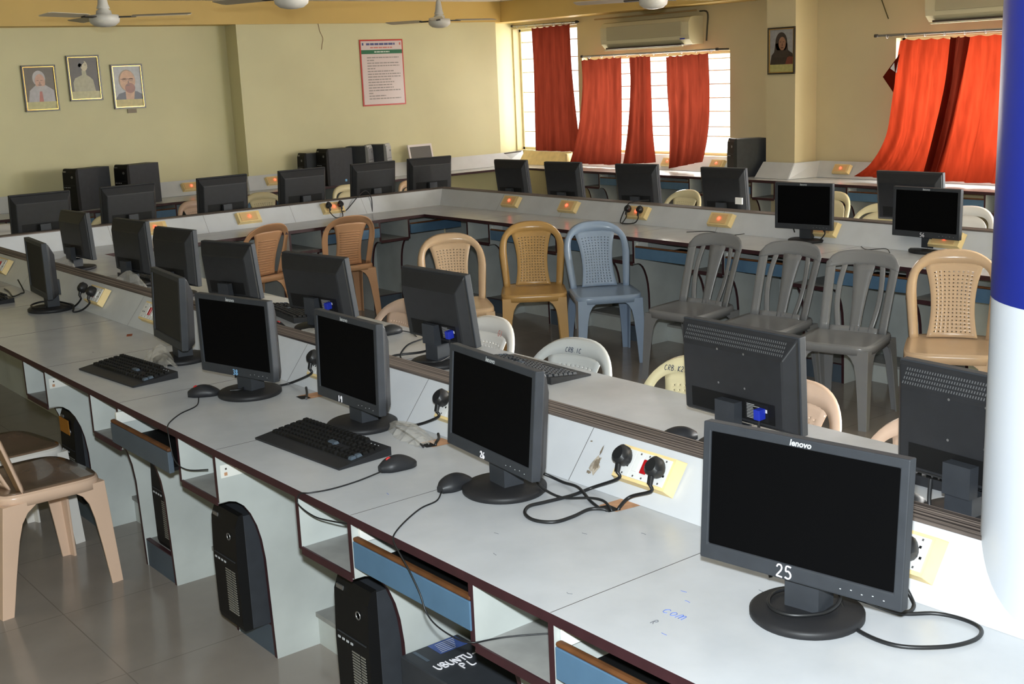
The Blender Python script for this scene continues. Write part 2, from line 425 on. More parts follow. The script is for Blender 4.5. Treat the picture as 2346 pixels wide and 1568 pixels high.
e2 = [(6.29, 2.0), (6.195, 2.0), (6.105, 2.0), (6.01, 2.0)]
def ledge_thing(label, a, b, stripmat, board, seams):
    t = thing('cable_ledge', label, 'desk partition', ((a[0][0]+b[0][0])/2, (a[0][1]+b[0][1])/2, 0))
    L = Vector(t.location)
    def loc(p): return (p[0]-L.x, p[1]-L.y)
    A = [loc(p) for p in a]; B = [loc(p) for p in b]
    Z = (ZT+.0005, .878, .878, ZT+.0005)
    mb = MB()
    P = [(*A[i], Z[i]) for i in range(4)]; Q = [(*B[i], Z[i]) for i in range(4)]
    mb.add(P+Q, [(0, 1, 5, 4)], 0); mb.add(P+Q, [(2, 3, 7, 6)], 0); mb.add(P+Q, [(3, 0, 4, 7), (1, 2, 6, 5)], 0)
    mb.add(P, [(0, 3, 2, 1)], 0); mb.add(Q, [(0, 1, 2, 3)], 0)
    for s in seams:
        d = Vector((B[0][0]-A[0][0], B[0][1]-A[0][1])); 
        for face in ((0, 1), (3, 2)):
            p0 = Vector(P[face[0]]).lerp(Vector(Q[face[0]]), s); p1 = Vector(P[face[1]]).lerp(Vector(Q[face[1]]), s)
            # keep the seam perpendicular to the run
            dr = Vector((d.x, d.y, 0)).normalized()
            p1 = p1-dr*((p1-p0).dot(dr))
            n = dr.cross(p1-p0).normalized()
            c = Vector(P[1]).lerp(Vector(P[2]), .5)
            if n.z < 0: n = -n
            w = dr*.0009; o = n*.0006
            mb.add([p0-w+o, p0+w+o, p1+w+o, p1-w+o], [(0, 1, 2, 3)], 1)
    mb.build('sloped_board', [LAMV, SEAM], t)
    mb = MB()
    P2 = [(*A[1], .8785), (*A[2], .8785), (*A[2], .886), (*A[1], .886)]; Q2 = [(*B[1], .8785), (*B[2], .8785), (*B[2], .886), (*B[1], .886)]
    mb.loft([P2, Q2], 0, True, True, False)
    mb.build('edge_strip', stripmat, t)['label'] = 'brown layered plywood edge'
    mb = MB(); mb.b2((board[0]-L.x, board[1]-L.y, 0), (board[2]-L.x, board[3]-L.y, ZT-.025)); mb.build('support_board', PANEL, t)
    return t
near_ledge = ledge_thing('sloping white ledge running along the near desk with plug boards', e1, k1, STRIPX, (2.1, 1.3, 2.25, 8.7), [(y-1.03)/(8.83-1.03) for y in (1.56, 2.36, 3.15, 3.94, 5.5, 7.1)])
left_ledge = ledge_thing('sloping grey ledge on the left side of the horseshoe', k1, k2, STRIPY, (2.3, 8.65, 6.1, 8.75), [.22, .42, .62, .8])
right_ledge = ledge_thing('sloping grey ledge behind the empty far worktop', k2, e2, STRIPX, (6.1, 2.0, 6.2, 8.64), [.12, .24, .36, .48, .6, .72])

# sloping boards along the walls
def wall_ledge(label, segs):
    t = thing('wall_ledge', label, 'desk partition', (segs[0][0][0], segs[0][0][1], 0))
    L = t.location; mb = MB()
    for base0, base1, top0, top1 in segs:
        P = [(base0[0]-L.x, base0[1]-L.y, ZT+.0005), (base1[0]-L.x, base1[1]-L.y, ZT+.0005), (top1[0]-L.x, top1[1]-L.y, .895), (top0[0]-L.x, top0[1]-L.y, .895)]
        mb.add(P, [(0, 1, 2, 3)], 0)
        mb.add([P[3], P[2], (P[2][0], P[2][1], .88), (P[3][0], P[3][1], .88)], [(0, 1, 2, 3)], 1)
    mb.build('sloped_board', [LAMV, SEAM], t, solid=.012)
    return t
wall_ledge('sloping white ledge along the back wall under the portraits', [((.2, 11.82), (5.72, 11.82), (.2, 11.93), (5.76, 11.93)), ((5.72, 11.82), (5.72, 11.58), (5.76, 11.93), (5.76, 11.685)), ((5.72, 11.58), (9.3, 11.58), (5.76, 11.685), (9.17, 11.685)), ((9.17, 11.685), (9.46, 11.62), (9.17, 11.69), (9.57, 11.8))])
wall_ledge('sloping pale ledge along the window wall under the curtains', [((9.46, 11.6), (9.46, 7.80), (9.585, 11.6), (9.585, 7.76)), ((9.46, 7.80), (9.16, 7.74), (9.585, 7.76), (9.268, 7.72)), ((9.16, 7.74), (9.16, 7.34), (9.268, 7.72), (9.268, 7.35)), ((9.16, 7.34), (9.46, 7.24), (9.268, 7.35), (9.585, 7.30)), ((9.46, 7.24), (9.46, 3.6), (9.585, 7.30), (9.585, 3.6))])

# ------------------------------------------------------------------ desk units (pigeonhole over a tower bay, legs cut back in a curve)
PROF = [(0, .726), (0, .575), (.03, .574), (.055, .566), (.08, .546), (.1, .515), (.118, .47), (.13, .42), (.138, .35), (.147, 0), (.52, 0), (.52, .726)]
def make_unit(label, group, w=.276, drawer=None, slide=True, step=True, rail_len=.2, dw=.517):
    # local: +x goes into the desk, front edge at x = 0, y runs along the desk
    t = thing('desk_unit', label, 'desk cabinet', (0, 0, 0), 0, group)
    h = w/2
    for sgn in (-1, 1):
        mb = MB(); yc = sgn*h
        mb.prism(PROF, lambda u, v, q: (u, q, v), yc-.009, yc+.009, 0, cap=0, side=lambda i: 1 if i < 9 else 0)
        mb.build('side_panel', [PANEL, MAROON], t)
    mb = MB(); mb.b2((.004, -h+.009, .566), (.5, h-.009, .582), 0); mb.b2((-.001, -h+.008, .562), (.0041, h-.008, .584), 1)
    mb.build('pigeonhole_shelf', [DIRTY, MAROON], t)
    mb = MB(); mb.b2((.15, -h+.009, 0), (.166, h-.009, .106)); mb.build('plinth_board', SLATE, t)['label'] = 'slate blue kick board'
    mb = MB(); mb.b2((.1665, -h+.009, .094), (.5, h-.009, .108), 0); mb.b2((.15, -h+.009, .1062), (.166, h-.009, .1105), 1); mb.build('tower_platform', [DIRTY, MAROON], t)
    mb = MB(); mb.b2((.5, -h, .02), (.519, h, .725)); mb.build('back_board', PANEL, t)
    if step:
        mb = MB(); y0, y1 = -h-.009-dw, -h-.0095
        mb.b2((.305, y0, 0), (.5, y1, .10), 0); mb.b2((.297, y0, .1002), (.5, y1, .116), 1); mb.build('foot_step', [PANEL, DIRTY], t)
    if slide:
        mb = MB(); yy = -h-.0105
        mb.b2((.012, yy-.002, .652), (rail_len, yy, .694), 0)
        for k in range(5):
            mb.box((.03+.032*k, yy-.0022, .68), (.006, .0012, .006), 1)
        mb.lathe([(.008, 0), (.008, .004)], (0, 0, 0), 10, 1) if False else None
        mb.box((.028, yy-.003, .664), (.010, .003, .010), 2)
        mb.build('drawer_slide', [STEEL, SEAM, WOODP], t, bevel=.001)
    if drawer is not None:
        out = drawer
        d = thing('keyboard_drawer', None, None) if False else bpy.data.objects.new('keyboard_drawer', None)
        COL.objects.link(d) if d.name not in COL.objects else None
        d.parent = t; d.location = (-out, 0, 0)
        yc = -h-.009-dw/2; wd = dw-.018
        mb = MB(); mb.b2((.0, yc-wd/2, .61), (.018, yc+wd/2, .682)); mb.build('drawer_front', SLATE if drawer > .02 else BLUE, d, bevel=.002)['label'] = 'blue laminate drawer front' if drawer <= .02 else 'dull slate drawer front'
        mb = MB(); mb.b2((.0, yc-wd/2, .6822), (.018, yc+wd/2, .694)); mb.build('top_lip', BROWN, d, bevel=.005)['label'] = 'worn brown wooden lip'
        mb = MB(); mb.b2((.022, yc+wd/2-.004, .672), (.12, yc+wd/2+.007, .714)); mb.build('drawer_slide', STEEL, d, bevel=.001)
        mb = MB(); mb.b2((.0185, yc-wd/2+.012, .612), (.42, yc+wd/2-.012, .624)); mb.build('drawer_tray', DARK, d)
    return t
near_lbl = {0: 'near desk unit by the pillar, cable on its pigeonhole shelf', 1: 'near desk unit holding the tower with the shiny round power button',
  2: 'near desk unit with bare white drawer slide, tower poking out of its bay', 3: 'near desk unit with pulled-out dull drawer beside the beige chairs', 4: 'near desk unit farthest left, behind the beige chairs'}
for k in range(5):
    cy = 1.909+.795*k
    dr = {0: .0, 1: None, 2: None, 3: None, 4: None}[k]
    u = make_unit(near_lbl[k], 'units of the near desk', drawer={0: .006, 1: .004, 3: .035}.get(k), slide=(k in (2, 4)))
    u.location = (1.462, cy, 0)
# far units: copies of one
PR = make_unit('u', 'units under the far desks', drawer=.004, slide=False)
def put_unit(loc, rz, label, first=[True]):
    u = PR if first[0] else copy_tree(PR); first[0] = False
    u.location = loc; u.rotation_euler = (0, 0, rz); u['label'] = label
for i, y in enumerate((7.40, 6.62, 5.84, 5.06, 4.28, 3.50)):
    put_unit((5.532, y, 0), 0, ['desk unit in the far inner corner of the horseshoe', 'desk unit behind the tan chair', 'desk unit behind the blue-grey chair', 'desk unit behind the first grey slatted chair', 'desk unit behind the middle grey slatted chair', 'desk unit behind the beige chair by the pillar'][i])
for i, x in enumerate((4.44, 5.235)):
    put_unit((x, 8.112, 0), R(90), ['desk unit under the left worktop between the two brown chairs', 'desk unit under the left worktop nearest the inner corner'][i])
for i, y in enumerate((9.93, 9.12, 8.32, 7.51, 6.70, 5.90, 5.1)):
    put_unit((9.002, y, 0), 0, 'desk unit under the window-side worktop, place %s from the far corner' % ['one', 'two', 'three', 'four', 'five', 'six', 'seven'][i])
for i, x in enumerate((3.3, 4.1, 4.9, 5.7, 6.5, 7.3)):
    put_unit((x, 11.252, 0), R(90), 'desk unit under the back-wall worktop, place %s from the left' % ['one', 'two', 'three', 'four', 'five', 'six'][i])

# ------------------------------------------------------------------ monitors
def make_monitor(label, x, y, yaw, tilt, W, H, zb, num=None, numx=-.02, numcol=None, logo=True, backdetail=True, dusty=False, base=.113, neckw=.075, side='front', numsz=.024, vga=True, vents=False):
    t = thing('monitor', label, 'computer monitor', (x, y, ZT), R(yaw), 'flat black monitors')
    mb = MB(); mb.lathe([(base-.004, 0), (base, .004), (base, .014), (base-.006, .018), (base*.55, .021), (.001, .022)], n=48)
    mb.build('base', BASEM, t)
    T = Matrix.Translation((0, -.05, zb)) @ Matrix.Rotation(-R(tilt), 4, 'X')
    mb = MB(); n = neckw/2
    mb.prism([(-n, -.022), (n, -.022), (n, .038), (-n, .038)], lambda u, v, w: (u, v, w), .012, zb-.002, 0)
    mb.prism([(-n, .018), (n, .018), (n, .05), (-n, .05)], lambda u, v, w: (u, v, w), zb-.0021, zb+.075, 0)
    mb.build('neck', BLK2, t, bevel=.004)
    b, bt, bb, w, d = .018, .019, .033, W/2, .027
    mb = MB(); mb.T = T
    O = [(-w, 0), (w, 0), (w, H), (-w, H)]; I = [(-w+b, bb), (w-b, bb), (w-b, H-bt), (-w+b, H-bt)]
    vs = [(p[0], 0, p[1]) for p in O]+[(p[0], 0, p[1]) for p in I]+[(p[0], d, p[1]) for p in O]+[(p[0], .005, p[1]) for p in I]
    fs = []
    for i in range(4):
        j = (i+1) % 4
        fs += [(i, j, 4+j, 4+i), (j, i, 8+i, 8+j), (4+i, 4+j, 12+j, 12+i)]
    fs.append((11, 10, 9, 8))
    mb.add(vs, fs, 0)
    mb.build('bezel', BLK2, t, bevel=.003)
    mb = MB(); mb.T = T
    mb.add([(-w+b, .0045, bb), (w-b, .0045, bb), (w-b, .0045, H-bt), (-w+b, .0045, H-bt)], [(0, 1, 2, 3)], 0)
    mb.build('screen', SCREENG if dusty else SCREEN, t)
    def ring(l, r_, bo, to, y): return [(-w+l, y, bo), (w-r_, y, bo), (w-r_, y, H-to), (-w+l, y, H-to)]
    mb = MB(); mb.T = T
    mb.loft([ring(.004, .004, .004, .004, d+.0005), ring(.006, .006, .006, .012, d+.008), ring(.03, .03, .02, .058, d+.034), ring(.036, .036, .024, .066, d+.037)], 0, True, True, False)
    mb.build('back_shell', BLK, t, bevel=.004)
    if backdetail:
        tiny = not vents and not vga
        yb = d+.0375
        for sx in (-1, 1):
            for z in (H*.42, H*.42+.1):
                if not vents and H < .283: continue
                mb = MB(); mb.T = T
                mb.add([(sx*.05+.0035*math.cos(a*PI/4), yb+.0004, z+.0035*math.sin(a*PI/4)) for a in range(8)], [tuple(range(8))], 0)
                if vents: mb.build('mount_screw', METAL, t)
        mb = MB(); mb.T = T
        mb.add([(-w+.06, yb+.0003, .03), (w-.06, yb+.0003, .03), (w-.06, yb+.0003, .09), (-w+.06, yb+.0003, .09)], [(0, 3, 2, 1)], 0)  # flat black quad paints the shade of a recess in the shell
        if not tiny: mb.add([(-.05, yb+.0006, .034), (-.135, yb+.0006, .034), (-.135, yb+.0006, .084), (-.05, yb+.0006, .084)], [(0, 1, 2, 3)], 1)
        for k in range(0 if tiny else 10):
            ln = random.uniform(.02, .07)
            mb.add([(-.056, yb+.0009, .038+.0044*k), (-.056-ln, yb+.0009, .038+.0044*k), (-.056-ln, yb+.0009, .0391+.0044*k), (-.056, yb+.0009, .0391+.0044*k)], [(0, 1, 2, 3)], 2)
        if not tiny: mb.add([(-.1, yb+.0012, .062), (-.132, yb+.0012, .062), (-.132, yb+.0012, .072), (-.1, yb+.0012, .072)], [(0, 1, 2, 3)], 2)
        mb.build('recess_shade_and_label', [DARK, LABEL, LABELW], t)
        if vga:
            mb = MB(); mb.T = T
            mb.box((-.115, yb+.014, .060), (.022, .026, .030)); mb.tube([(-.115, yb+.014, .045), (-.113, yb+.016, .03), (-.108, yb+.012, .0), (-.09, yb, -.03)], .0045, 8, 1)
            mb.build('video_plug', [VGA, CORD], t, bevel=.003)['label'] = 'blue video plug'
    if vents:
        mb = MB(); mb.T = T
        for r_ in range(4):
            z0 = H-.016-.010*r_; z1 = z0-.006
            def yy(z): return d+.008+(H-.012-z)/.046*.026+.0006
            nn = 52
            for k in range(nn):
                xx = -w+.035+(W-.07)*k/(nn-1)
                mb.add([(xx, yy(z0), z0), (xx+.003, yy(z0), z0), (xx+.003, yy(z1), z1), (xx, yy(z1), z1)], [(0, 3, 2, 1)], 0)
        mb.build('vent_slots', M('vent_grey', (96, 97, 99), .5) if 'vent_grey' not in bpy.data.materials else bpy.data.materials['vent_grey'], t)
    if logo:
        vs, fs = text_verts('lenovo', .017, .18, .0005)
        mb = MB(); mb.T = T; mb.add([(a, -.0006, H-bt*.55+c) for a, c, _ in vs], fs, 0); mb.build('logo', GREYL, t)
        mb = MB(); mb.T = T
        for k in range(5):
            mb.box((w-.035-.022*k, -.0003, .014+.003*(k % 2)), (.0032, .0006, .0016))
        mb.build('buttons', GREYL, t)
    if num:
        mb = MB(); mb.T = T
        write(mb, num, lambda a, c: (numx+a, -.0005, .004+c), numsz, .0019, 0)
        mb.build('painted_number', numcol or CHALK, t)['label'] = 'handwritten white number'
    return t
mon = make_monitor
m25 = mon('wide black monitor painted 25, nearest the round pillar', 1.823, 1.405, -81.6, 3.6, .441, .289, .088, '25', -.04, None, numsz=.026)
mon('black monitor painted 26, a mouse touching its round stand', 1.858, 2.422, -96.8, 5.1, .433, .281, .090, '26', -.035, numsz=.017)
mon('black monitor painted 19, standing behind the nearest keyboard', 1.916, 3.229, -91, 1.9, .386, .286, .078, '19', -.055, numsz=.020)
mon('black monitor painted 38, a mouse left of its round stand', 1.848, 3.879, -76.7, -.5, .393, .285, .077, '38', -.02, CHALKB, numsz=.020)
mon('dusty black monitor beside the farther keyboard, clear film hanging from it', 1.905, 4.60, -96.7, 3, .392, .290, .076, dusty=True, vga=False, logo=False)
mon('leftmost black monitor on the near worktop, cable coiled around its stand', 1.918, 6.237, -95, 0, .378, .283, .08, dusty=True, vga=False, logo=False)
mon('black monitor turned away at the far left end of the second worktop', 2.521, 7.568, 94, 2.6, .374, .293, .069, vga=False, logo=False)
mon('black monitor seen from behind with crumpled clear film at its stand', 2.519, 6.657, 96.3, 1.9, .374, .303, .067, vga=False, logo=False)
mon('black monitor seen from behind just right of the one with crumpled film', 2.525, 6.086, 98, 0, .375, .297, .063, vga=False, logo=False)
mon('tilted black monitor seen from behind, above the monitor painted 38', 2.563, 5.488, 105.5, 6.6, .367, .278, .06, vga=False, logo=False)
mon('wide black monitor seen from behind above the monitor painted 19', 2.613, 4.714, 98.8, 8, .445, .268, .072, logo=False)
mon('black monitor seen from behind on a tall stand, blue plug, left of the white chair', 2.586, 3.743, 92.1, 7.8, .399, .284, .087, logo=False)
mon('large black monitor back with rows of vents, behind the monitor painted 25', 2.556, 2.225, 87.9, 3.2, .439, .283, .076, logo=False, vents=True)
mon('black monitor back half hidden by the white pillar', 2.512, 1.471, 85.4, 1.1, .443, .285, .07, logo=False, vents=True, vga=False)
mon('black monitor with blank screen left of the one painted 56', 6.0, 4.66, -80, 0, .385, .283, .08)
mon('black monitor painted 56 on the far inner worktop', 6.05, 3.845, -90.7, .5, .428, .28, .086, '56', -.03, numsz=.022)
for i, (x, y, a, tl, w, h, zb) in enumerate(((6.42, 8.07, 97, 8, .377, .318, .06), (6.42, 7.40, 100, 8, .376, .319, .06), (6.43, 6.57, 103, 7.5, .377, .32, .066), (6.43, 5.71, 97, 7.5, .376, .32, .068), (6.45, 4.25, 92.4, 6, .445, .301, .107), (6.45, 3.45, 90, 5, .42, .3, .10))):
    mon(['monitor back nearest the corner on the window-side row, before the cream board', 'monitor back in the window-side row before the leftmost low red curtain', 'monitor back in the window-side row above the plug board with two plugs', 'monitor back in the window-side row with a white tag, below the third low curtain',
         'monitor back behind the monitor painted 56', 'monitor back cut off by the blue part of the pillar'][i], x, y, a, tl, w, h, zb, logo=False, vga=False)
for i, (x, y, a, w) in enumerate(((2.766, 8.93, 182, .438), (3.421, 8.94, 185, .439), (4.194, 8.95, 184, .442), (4.906, 8.95, 182, .441), (5.599, 8.95, 180, .444), (6.197, 8.96, 174, .441))):
    mon(['monitor back at the left end of the row facing the portraits', 'monitor back second from the left, before the upright towers', 'monitor back right of the two lone towers, beside a cream chair', 'monitor back before the pair of plain dark towers', 'monitor back before the silver-fronted towers', 'monitor back in front of the pale laptop'][i], x, y, a, 6.4, w, .298, .092, logo=False, vga=False)

# ------------------------------------------------------------------ chairs
def back_pt(u, v, off=0.0, L=.42):
    tl = R(20)
    y = .118+v*math.sin(tl)-.9*u*u+.012*(v/L)**3
    z = .432+v*.965
    return (u, y-off*math.cos(tl), z+off*math.sin(tl))
def arch(hw0, hw1, vs, ah, e=.8, n=24):
    pts = []
    for i in range(8): 
        f = i/8; pts.append((-(hw0+(hw1-hw0)*f), vs*f))
    for i in range(n+1):
        a = PI-PI*i/n
        pts.append((hw1*math.copysign(abs(math.cos(a))**e, math.cos(a)), vs+ah*abs(math.sin(a))**e))
    for i in range(7, -1, -1):
        f = i/8; pts.append(((hw0+(hw1-hw0)*f), vs*f))
    return pts
def chair_back(kind, mat, root):
    mb = MB(); L = .42
    if kind in ('perf', 'solid', 'round'):
        o = arch(.190, .212, .215, .205); i_ = arch(.150, .167, .225, .128, .55)
        n = len(o)
        # rounded frame band: outer edge folded forward a little
        vs = [back_pt(*p, -.012) for p in o]+[back_pt(*p, .004) for p in [((a[0]*.8+b[0]*.2), (a[1]*.8+b[1]*.2)) for a, b in zip(o, i_)]]+[back_pt(*p, 0) for p in i_]
        fs = [(k, k+1, n+k+1, n+k) for k in range(n-1)]+[(n+k, n+k+1, 2*n+k+1, 2*n+k) for k in range(n-1)]
        mb.add(vs, fs, 0, True)
        def hw(q): return .098+.032*((q-.42)/.58)**2
        v0 = .005
        nc, nr = 9, 17
        def P(s, q):
            u = (2*s-1)*hw(q)
            vt = .225+.128*max(0, 1-(abs((2*s-1)*hw(1))/.167)**3.64)**(1/3.64)+.003
            return back_pt(u, v0+(vt-v0)*q, 0)
        if kind == 'perf':
            cols, rows = nc+2, nr+3
            for r_ in range(rows):
                for c_ in range(cols):
                    hole = 1 <= c_ <= nc and 1 <= r_ <= nr
                    s0, s1, q0, q1 = c_/cols, (c_+1)/cols, r_/rows, (r_+1)/rows
                    if not hole: mb.add([P(s0, q0), P(s1, q0), P(s1, q1), P(s0, q1)], [(0, 1, 2, 3)], 0, True)
                    else:
                        a, b = .36, .36
                        ins = [P(s0+(s1-s0)*e, q0+(q1-q0)*g) for e, g in ((a, b), (1-a, b), (1-a, 1-b), (a, 1-b))]
                        out = [P(s0, q0), P(s1, q0), P(s1, q1), P(s0, q1)]
                        mb.add(out+ins, [(0, 1, 5, 4), (1, 2, 6, 5), (2, 3, 7, 6), (3, 0, 4, 7)], 0, True)
        elif kind == 'solid':
            mb.grid(lambda s, q: P(s, q), 12, 24)
            for k in range(14):
                mb.tube([tuple(Vector(P(s/8, .06+k/15*.85))-Vector((0, -.004, 0))) for s in range(1, 8)], .0022, 4)
        else:
            mb.grid(lambda s, q: back_pt((2*s-1)*(.15+.012*q), .0+(.225+.130*max(0, 1-abs(2*s-1)**2.4)**.5)*q, .001), 16, 8)
    else:
        def band(ul, ur, v0, v1, n=10):
            mb.grid(lambda s, q: back_pt(ul(v0+(v1-v0)*q)*(1-s)+ur(v0+(v1-v0)*q)*s, v0+(v1-v0)*q, 0), 3, n)
        sl = lambda v: -(.182+.016*v/.36)
        band(sl, lambda v: sl(v)+.048, 0, .36); band(lambda v: -sl(v)-.048, lambda v: -sl(v), 0, .36)
        # crest with rounded top corners
        N = 16
        def crest(s, q):
            u = (2*s-1)*.198; top = .405+.02*(1-(2*s-1)**2)-.05*abs(2*s-1)**8; bot = .325+.022*(1-(2*s-1)**2)
            return back_pt(u, bot+(top-bot)*q, 0)
        mb.grid(crest, N, 4)
        cw = lambda v: .03+.028*(v/.34)**2
        band(lambda v: -cw(v), cw, 0, .35)
        for sg in (-1, 1):
            c = lambda v, sg=sg: sg*(.085+.022*math.sin(PI*v/.36)+.015*v/.36)
            band(lambda v: c(v)-.014, lambda v: c(v)+.014, 0, .35)
        mb.grid(lambda s, q: back_pt((2*s-1)*.13, -.02+.045*q, .0), 10, 2)
    return mb.build('backrest', mat, root, solid=.006, merge=True)
def make_chair(kind, mat, label, loc, rz, group, s=1.0, seatmat=None, lean=0.0):
    t = thing('plastic_chair', label, 'chair', loc, R(rz), group); t.scale = (s, s, s)
    if lean: t.rotation_euler = (R(lean), 0, R(rz))
    mb = MB()
    def seat(u, v):
        a, b = 2*u-1, 2*v-1
        k = 1/max(1e-6, max(1.0, (abs(a)**5+abs(b)**5)**.2))
        a2, b2 = a*k, b*k
        wx = .208-.012*(b2*.5+.5)
        z = .43-.012*(1-a2*a2)*(1-b2*b2)+.006*b2
        return (a2*wx, b2*.195-.015, z)
    N = 16
    mb.grid(seat, N, N)
    rim = [seat(i/N, 0) for i in range(N+1)]+[seat(1, j/N) for j in range(1, N+1)]+[seat(i/N, 1) for i in range(N-1, -1, -1)]+[seat(0, j/N) for j in range(N-1, 0, -1)]
    low = [(x*1.02, (y+.015)*1.02-.015, z-.042) for x, y, z in rim]
    mid = [(x*1.018, (y+.015)*1.018-.015, z-.01) for x, y, z in rim]
    mb.loft([rim, mid, low], 0, False, True, True)
    mb.build('seat', mat, t, solid=.005)
    if seatmat:
        mb = MB(); mb.grid(lambda u, v: (seat(u, v)[0]*.985, (seat(u, v)[1]+.015)*.985-.015, seat(u, v)[2]+.006), 14, 14); mb.build('seat_cover', seatmat, t, solid=.004)['label'] = 'brown seat under shiny clear film'
    chair_back(kind, mat, t)
    for sx, sy in ((-1, -1), (1, -1), (-1, 1), (1, 1)):
        mb = MB(); rings = []
        cx0, cy0 = sx*.203, (-.208 if sy < 0 else .178)
        cx1, cy1 = sx*.212, (-.232 if sy < 0 else .235)
        for z, a in ((.405, .17), (.39, .125), (.365, .092), (.33, .073), (.27, .062), (.15, .052), (0, .043)):
            f = 1-z/.405; cx = cx0+(cx1-cx0)*f; cy = cy0+(cy1-cy0)*f; th = .009
            pl = [(0, 0), (a, 0), (a, th), (th*1.5, th*1.5), (th, a), (0, a)]
            rg = [(cx-sx*p, cy-sy*q, z) for p, q in pl]
            if sx*sy < 0: rg = rg[::-1]
            rings.append(rg)
        mb.loft(rings, 0, True, True, False)
        mb.build('leg', mat, t, bevel=.002)
    return t
G = 'plastic chairs in the horseshoe'
G2 = 'plastic chairs pushed under the second worktop'
G3 = 'plastic chairs by the back wall and windows'
make_chair('perf', CH_BEIGE, 'beige perforated-back chair left of the tan chair', (4.34, 6.06, 0), -29, G, s=1.02)
make_chair('perf', CH_TAN, 'glossy tan chair with perforated back, beside the blue-grey one', (4.985, 6.085, 0), -38.5, G, s=1.025)
make_chair('perf', CH_BLUE, 'blue-grey plastic chair with perforated back and bluish legs', (5.23, 5.675, 0), -30.7, G, s=1.03)
make_chair('slat', CH_GREY, 'grey slatted chair next to the blue-grey chair', (5.225, 4.885, 0), -86, G)
make_chair('slat', CH_GREY, 'middle one of the three grey slatted chairs', (5.20, 4.29, 0), -83, G)
make_chair('slat', CH_GREY, 'grey slatted chair next to the beige chair by the pillar', (5.15, 3.745, 0), -76, G)
make_chair('perf', CH_BEIGE, 'large beige perforated chair partly hidden by the pillar', (5.24, 3.19, 0), -58, G, s=1.05)
make_chair('solid', CH_BROWN, 'brownish chair seen from behind, left one of two at the left worktop', (4.06, 8.28, 0), 190, G)
make_chair('solid', CH_BROWN, 'brownish chair seen from behind, right one of two at the left worktop', (4.79, 8.19, 0), 168, G)
f1 = make_chair('perf', CH_PINK, 'beige chair in front with brown film-wrapped seat, at the left edge', (1.225, 4.535, 0), 97, 'wrapped chairs at the near desk', seatmat=SEATBR)
f2 = make_chair('perf', CH_WHITE, 'white chair with brown wrapped seat behind the nearest beige chair', (1.255, 5.03, 0), 100, 'wrapped chairs at the near desk', s=.99, seatmat=SEATBR)
make_chair('perf', CH_PINK, 'pale pink chair peeping out left of the tall-stand monitor', (2.75, 4.62, 0), -95, G2)
d2 = make_chair('perf', CH_WHITE, 'white chair with faint red writing right of the tall-stand monitor', (2.76, 3.96, 0), -88, G2)
d3 = make_chair('perf', M('pale_grey_chair', (196, 198, 196), .33, .5, var=.05, vs=4), 'pale grey perforated chair behind the upright keyboard end', (2.76, 3.37, 0), -80, G2, s=.985)
d4 = make_chair('perf', CH_CREAM, 'cream chair with dark handwriting, left of the vented monitor', (2.80, 2.80, 0), -84, G2, s=1.0)
make_chair('perf', CH_PINK, 'pinkish beige chair right of the vented monitor', (2.77, 2.37, 0), -90, G2)
make_chair('perf', CH_PINK, 'beige chair top just left of the pillar monitor', (2.75, 1.86, 0), -90, G2, s=.98)
for i, (x, y, a, m, k) in enumerate(((2.80, 9.75, 5, CH_WHITE, 'perf'), (3.6, 9.64, -4, CH_CREAM, 'round'), (4.58, 10.1, 4, CH_PINK, 'perf'), (5.24, 10.2, -8, CH_CREAM, 'perf'), (6.16, 10.1, 0, CH_CREAM, 'round'), (6.80, 9.9, 6, CH_BEIGE, 'round'))):
    make_chair(k, m, ['white chair top at the left edge behind the ledge', 'plain cream chair top between the two leftmost monitor backs', 'beige arched chair left of the monitor beside the lone towers', 'cream white arched chair right of a monitor back, under a lit plug board', 'plain yellowish chair back below the dark towers', 'tan chair back between the silver towers and the laptop'][i], (x, y, 0), a, G3)
for i, (x, y, a, m, k) in enumerate(((7.12, 6.95, -90, CH_CREAM, 'perf'), (7.55, 5.82, -95, CH_CREAM, 'round'), (7.05, 5.02, -90, CH_CREAM, 'round'), (7.2, 4.42, -85, CH_WHITE, 'round'))):
    make_chair(k, m, ['cream chair edge showing left of the tagged monitor', 'cream round-backed chair right of the blank-screen monitor', 'cream chair edge left of the monitor behind the one painted 56', 'whitish chair between the monitor painted 56 and the pillar'][i], (x, y, 0), a, G3)
# writing on the chair backs
def chair_text(root, txt, u0, v0, size, mat, r=.0012):
    mb = MB(); write(mb, txt, lambda a, b: back_pt(u0+a, v0+b, .013), size, r); mb.build('handwriting', mat, root)
chair_text(d3, 'CRB.1C', -.05, .36, .018, INKD); chair_text(d4, 'CRB.K2.', -.13, .355, .018, INKD); chair_text(d2, 'G1', .07, .345, .024, INKR)

